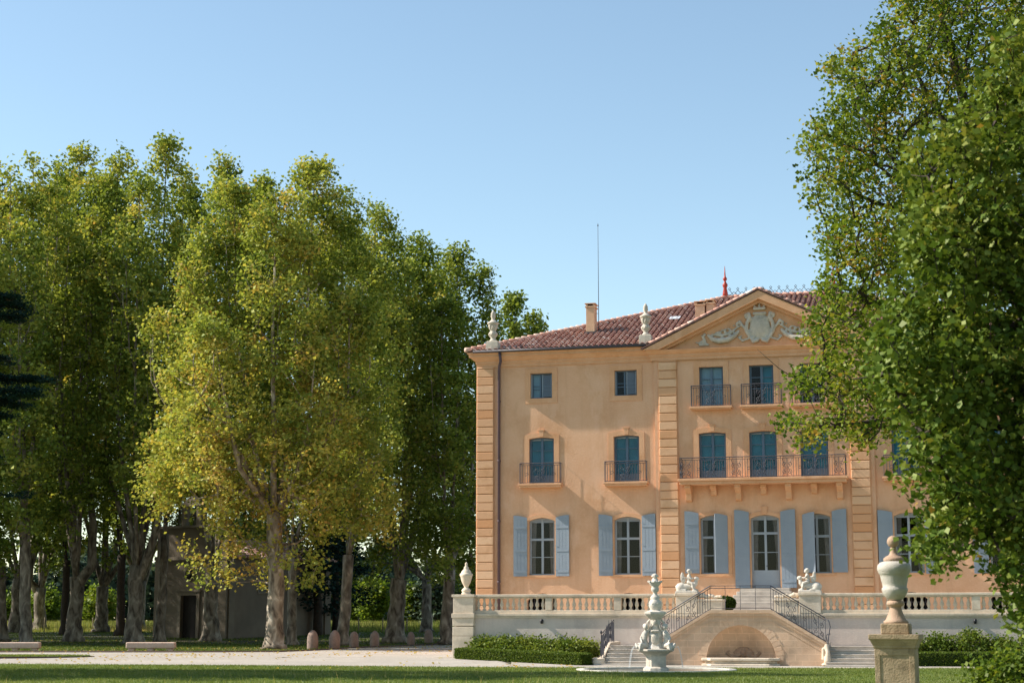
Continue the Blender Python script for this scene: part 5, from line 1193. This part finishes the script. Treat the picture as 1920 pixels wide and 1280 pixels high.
# ---- meadow fence
fc = thing('meadow_fence', 'thin post and wire fence between the avenue and the meadow', 'fence', (GX(400, 153), 153, .7))
pm = None
for k in range(26):
    x = -26+k*1.55*1.4; 
    if pm is None: o = MB().lathe([(.055, 0), (.05, 1.25), (.02, 1.3)], 6).build('post', 'fence_wood', fc); pm = o.data
    else: o = link('post', pm, fc)
    o.location = (x, 0, 0)
wr = MB()
for z in (.4, .8, 1.15): wr.tube([(-26, 0, z), (28.5, 0, z)], .008, 3)
wr.build('wire', 'iron', fc)
gp = thing('gate_pillar', 'small pale stone pillar in the meadow beside the terrace end pier', 'pillar', (GX(806, 156), 156, .7)); MB().box(-.25, .25, -.25, .25, 0, 1.35).box(-.32, .32, -.32, .32, 1.35, 1.5).build('shaft', 'stone', gp)

# ---- fallen leaves
rs = NR_(400); n = 5200; Y = 66+rs.rand(n)*62; X = rs.uniform(-36, 4, n)*Y/110; g_ = noise3(np.stack([X, Y, Y*0], 1), 44, .4)+rs.normal(size=n)*.7+(Y-90)/40
fr_ = np.interp(X, [e[0] for e in FAR], [e[1] for e in FAR]); ok = (g_ > .2) | (Y > fr_); X = X[ok]; Y = Y[ok]; n = len(X)
V, Fq = leaf_quads(np.stack([X, Y, np.array([gz(y) for y in Y])+.03], 1), .13, rs, 3.); me = npmesh('fallen_leaves', V, Fq, np.clip(.9+.12*rs.normal(size=n), 0, 1), 'plane_leaf'); props(link('fallen_leaves', me), kind='stuff')
# ---- grass
def blades(name, X, Y, Z, h, wd, tint, rs, lean=.35, m='grass_blade'):
    n = len(X); a = rs.uniform(0, pi, n); dx = np.cos(a)*wd; dy = np.sin(a)*wd; lx = rs.normal(size=n)*lean*h; ly = rs.normal(size=n)*lean*h
    V = np.empty((n, 3, 3)); V[:, 0] = np.stack([X-dx, Y-dy, Z], 1); V[:, 1] = np.stack([X+dx, Y+dy, Z], 1); V[:, 2] = np.stack([X+lx, Y+ly, Z+h], 1)
    me = npmesh(name, V.reshape(-1, 3), np.arange(n*3).reshape(-1, 3), np.clip(tint, 0, 1), m); o = link(name, me); props(o, kind='stuff'); return o
rs = NR_(300)
n = 240000; Y = 45+rs.rand(n)**.9*30; X = (rs.rand(n)-.5)*2*(Y*.315+1); ed = np.interp(X, [e[0] for e in EDGE], [e[1] for e in EDGE])+.12*np.sin(X*3.1)+.05*rs.normal(size=n)
ok = (Y < ed) & (((X-FX)**2+(Y-FY)**2) > 9.2) & (((X-9.8)/3.1)**2+((Y-45.2)/2.5)**2 > 1)
X = X[ok]; Y = Y[ok]; n = len(X); Z = np.array([gz(y) for y in Y]); nz = noise3(np.stack([X, Y, Z], 1), 5, .5)
blades('lawn_grass', X, Y, Z, rs.uniform(.035, .085, n), .012, .42+.14*nz+.12*rs.normal(size=n), rs)
n = 9000; Y = 45.5+rs.rand(n)**1.5*16; X = (rs.rand(n)-.5)*2*(Y*.31); cl_ = noise3(np.stack([X, Y, Y*0], 1), 9, 1.6); ok = (cl_+rs.normal(size=n)*.4 > .55) & (X < 4); X = X[ok]; Y = Y[ok]; n = len(X)
blades('tall_grass_stems', X, Y, np.full(n, -.2), rs.uniform(.10, .36, n), .010, .60+.25*rs.normal(size=n), rs, .22)
n = 16000; a = rs.uniform(0, 6.28, n); r_ = np.sqrt(rs.rand(n)); X = -27.3+7.7*r_*np.cos(a); Y = 79.4+2.0*r_*np.sin(a); blades('island_grass', X, Y, np.full(n, .05), rs.uniform(.03, .08, n), .012, .45+.15*rs.normal(size=n), rs)
n = 90000; Y = 92+rs.rand(n)**1.2*60; X = rs.uniform(-46, 3, n)*Y/130; fr_ = np.interp(X, [e[0] for e in FAR], [e[1] for e in FAR]); ok = (Y > fr_) ; nz = noise3(np.stack([X, Y, Y*0], 1), 15, .35); ok &= (nz+rs.normal(size=n)*.5 > -.3); X = X[ok]; Y = Y[ok]; n = len(X)
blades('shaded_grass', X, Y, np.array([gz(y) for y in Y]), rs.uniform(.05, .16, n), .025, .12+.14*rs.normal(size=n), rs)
n = 120000; Y = 153+rs.rand(n)*55; X = rs.uniform(-62, 8, n); hgt = rs.uniform(.5, 1.15, n)*np.clip((Y-153)/6+.3, .3, 1); nz = noise3(np.stack([X, Y, Y*0], 1), 25, .22)
blades('meadow_grass', X, Y, np.full(n, .7), hgt, .035, .72+.16*nz+.12*rs.normal(size=n), rs, .15)
n = 2600; X = rs.uniform(-24, -2, n)
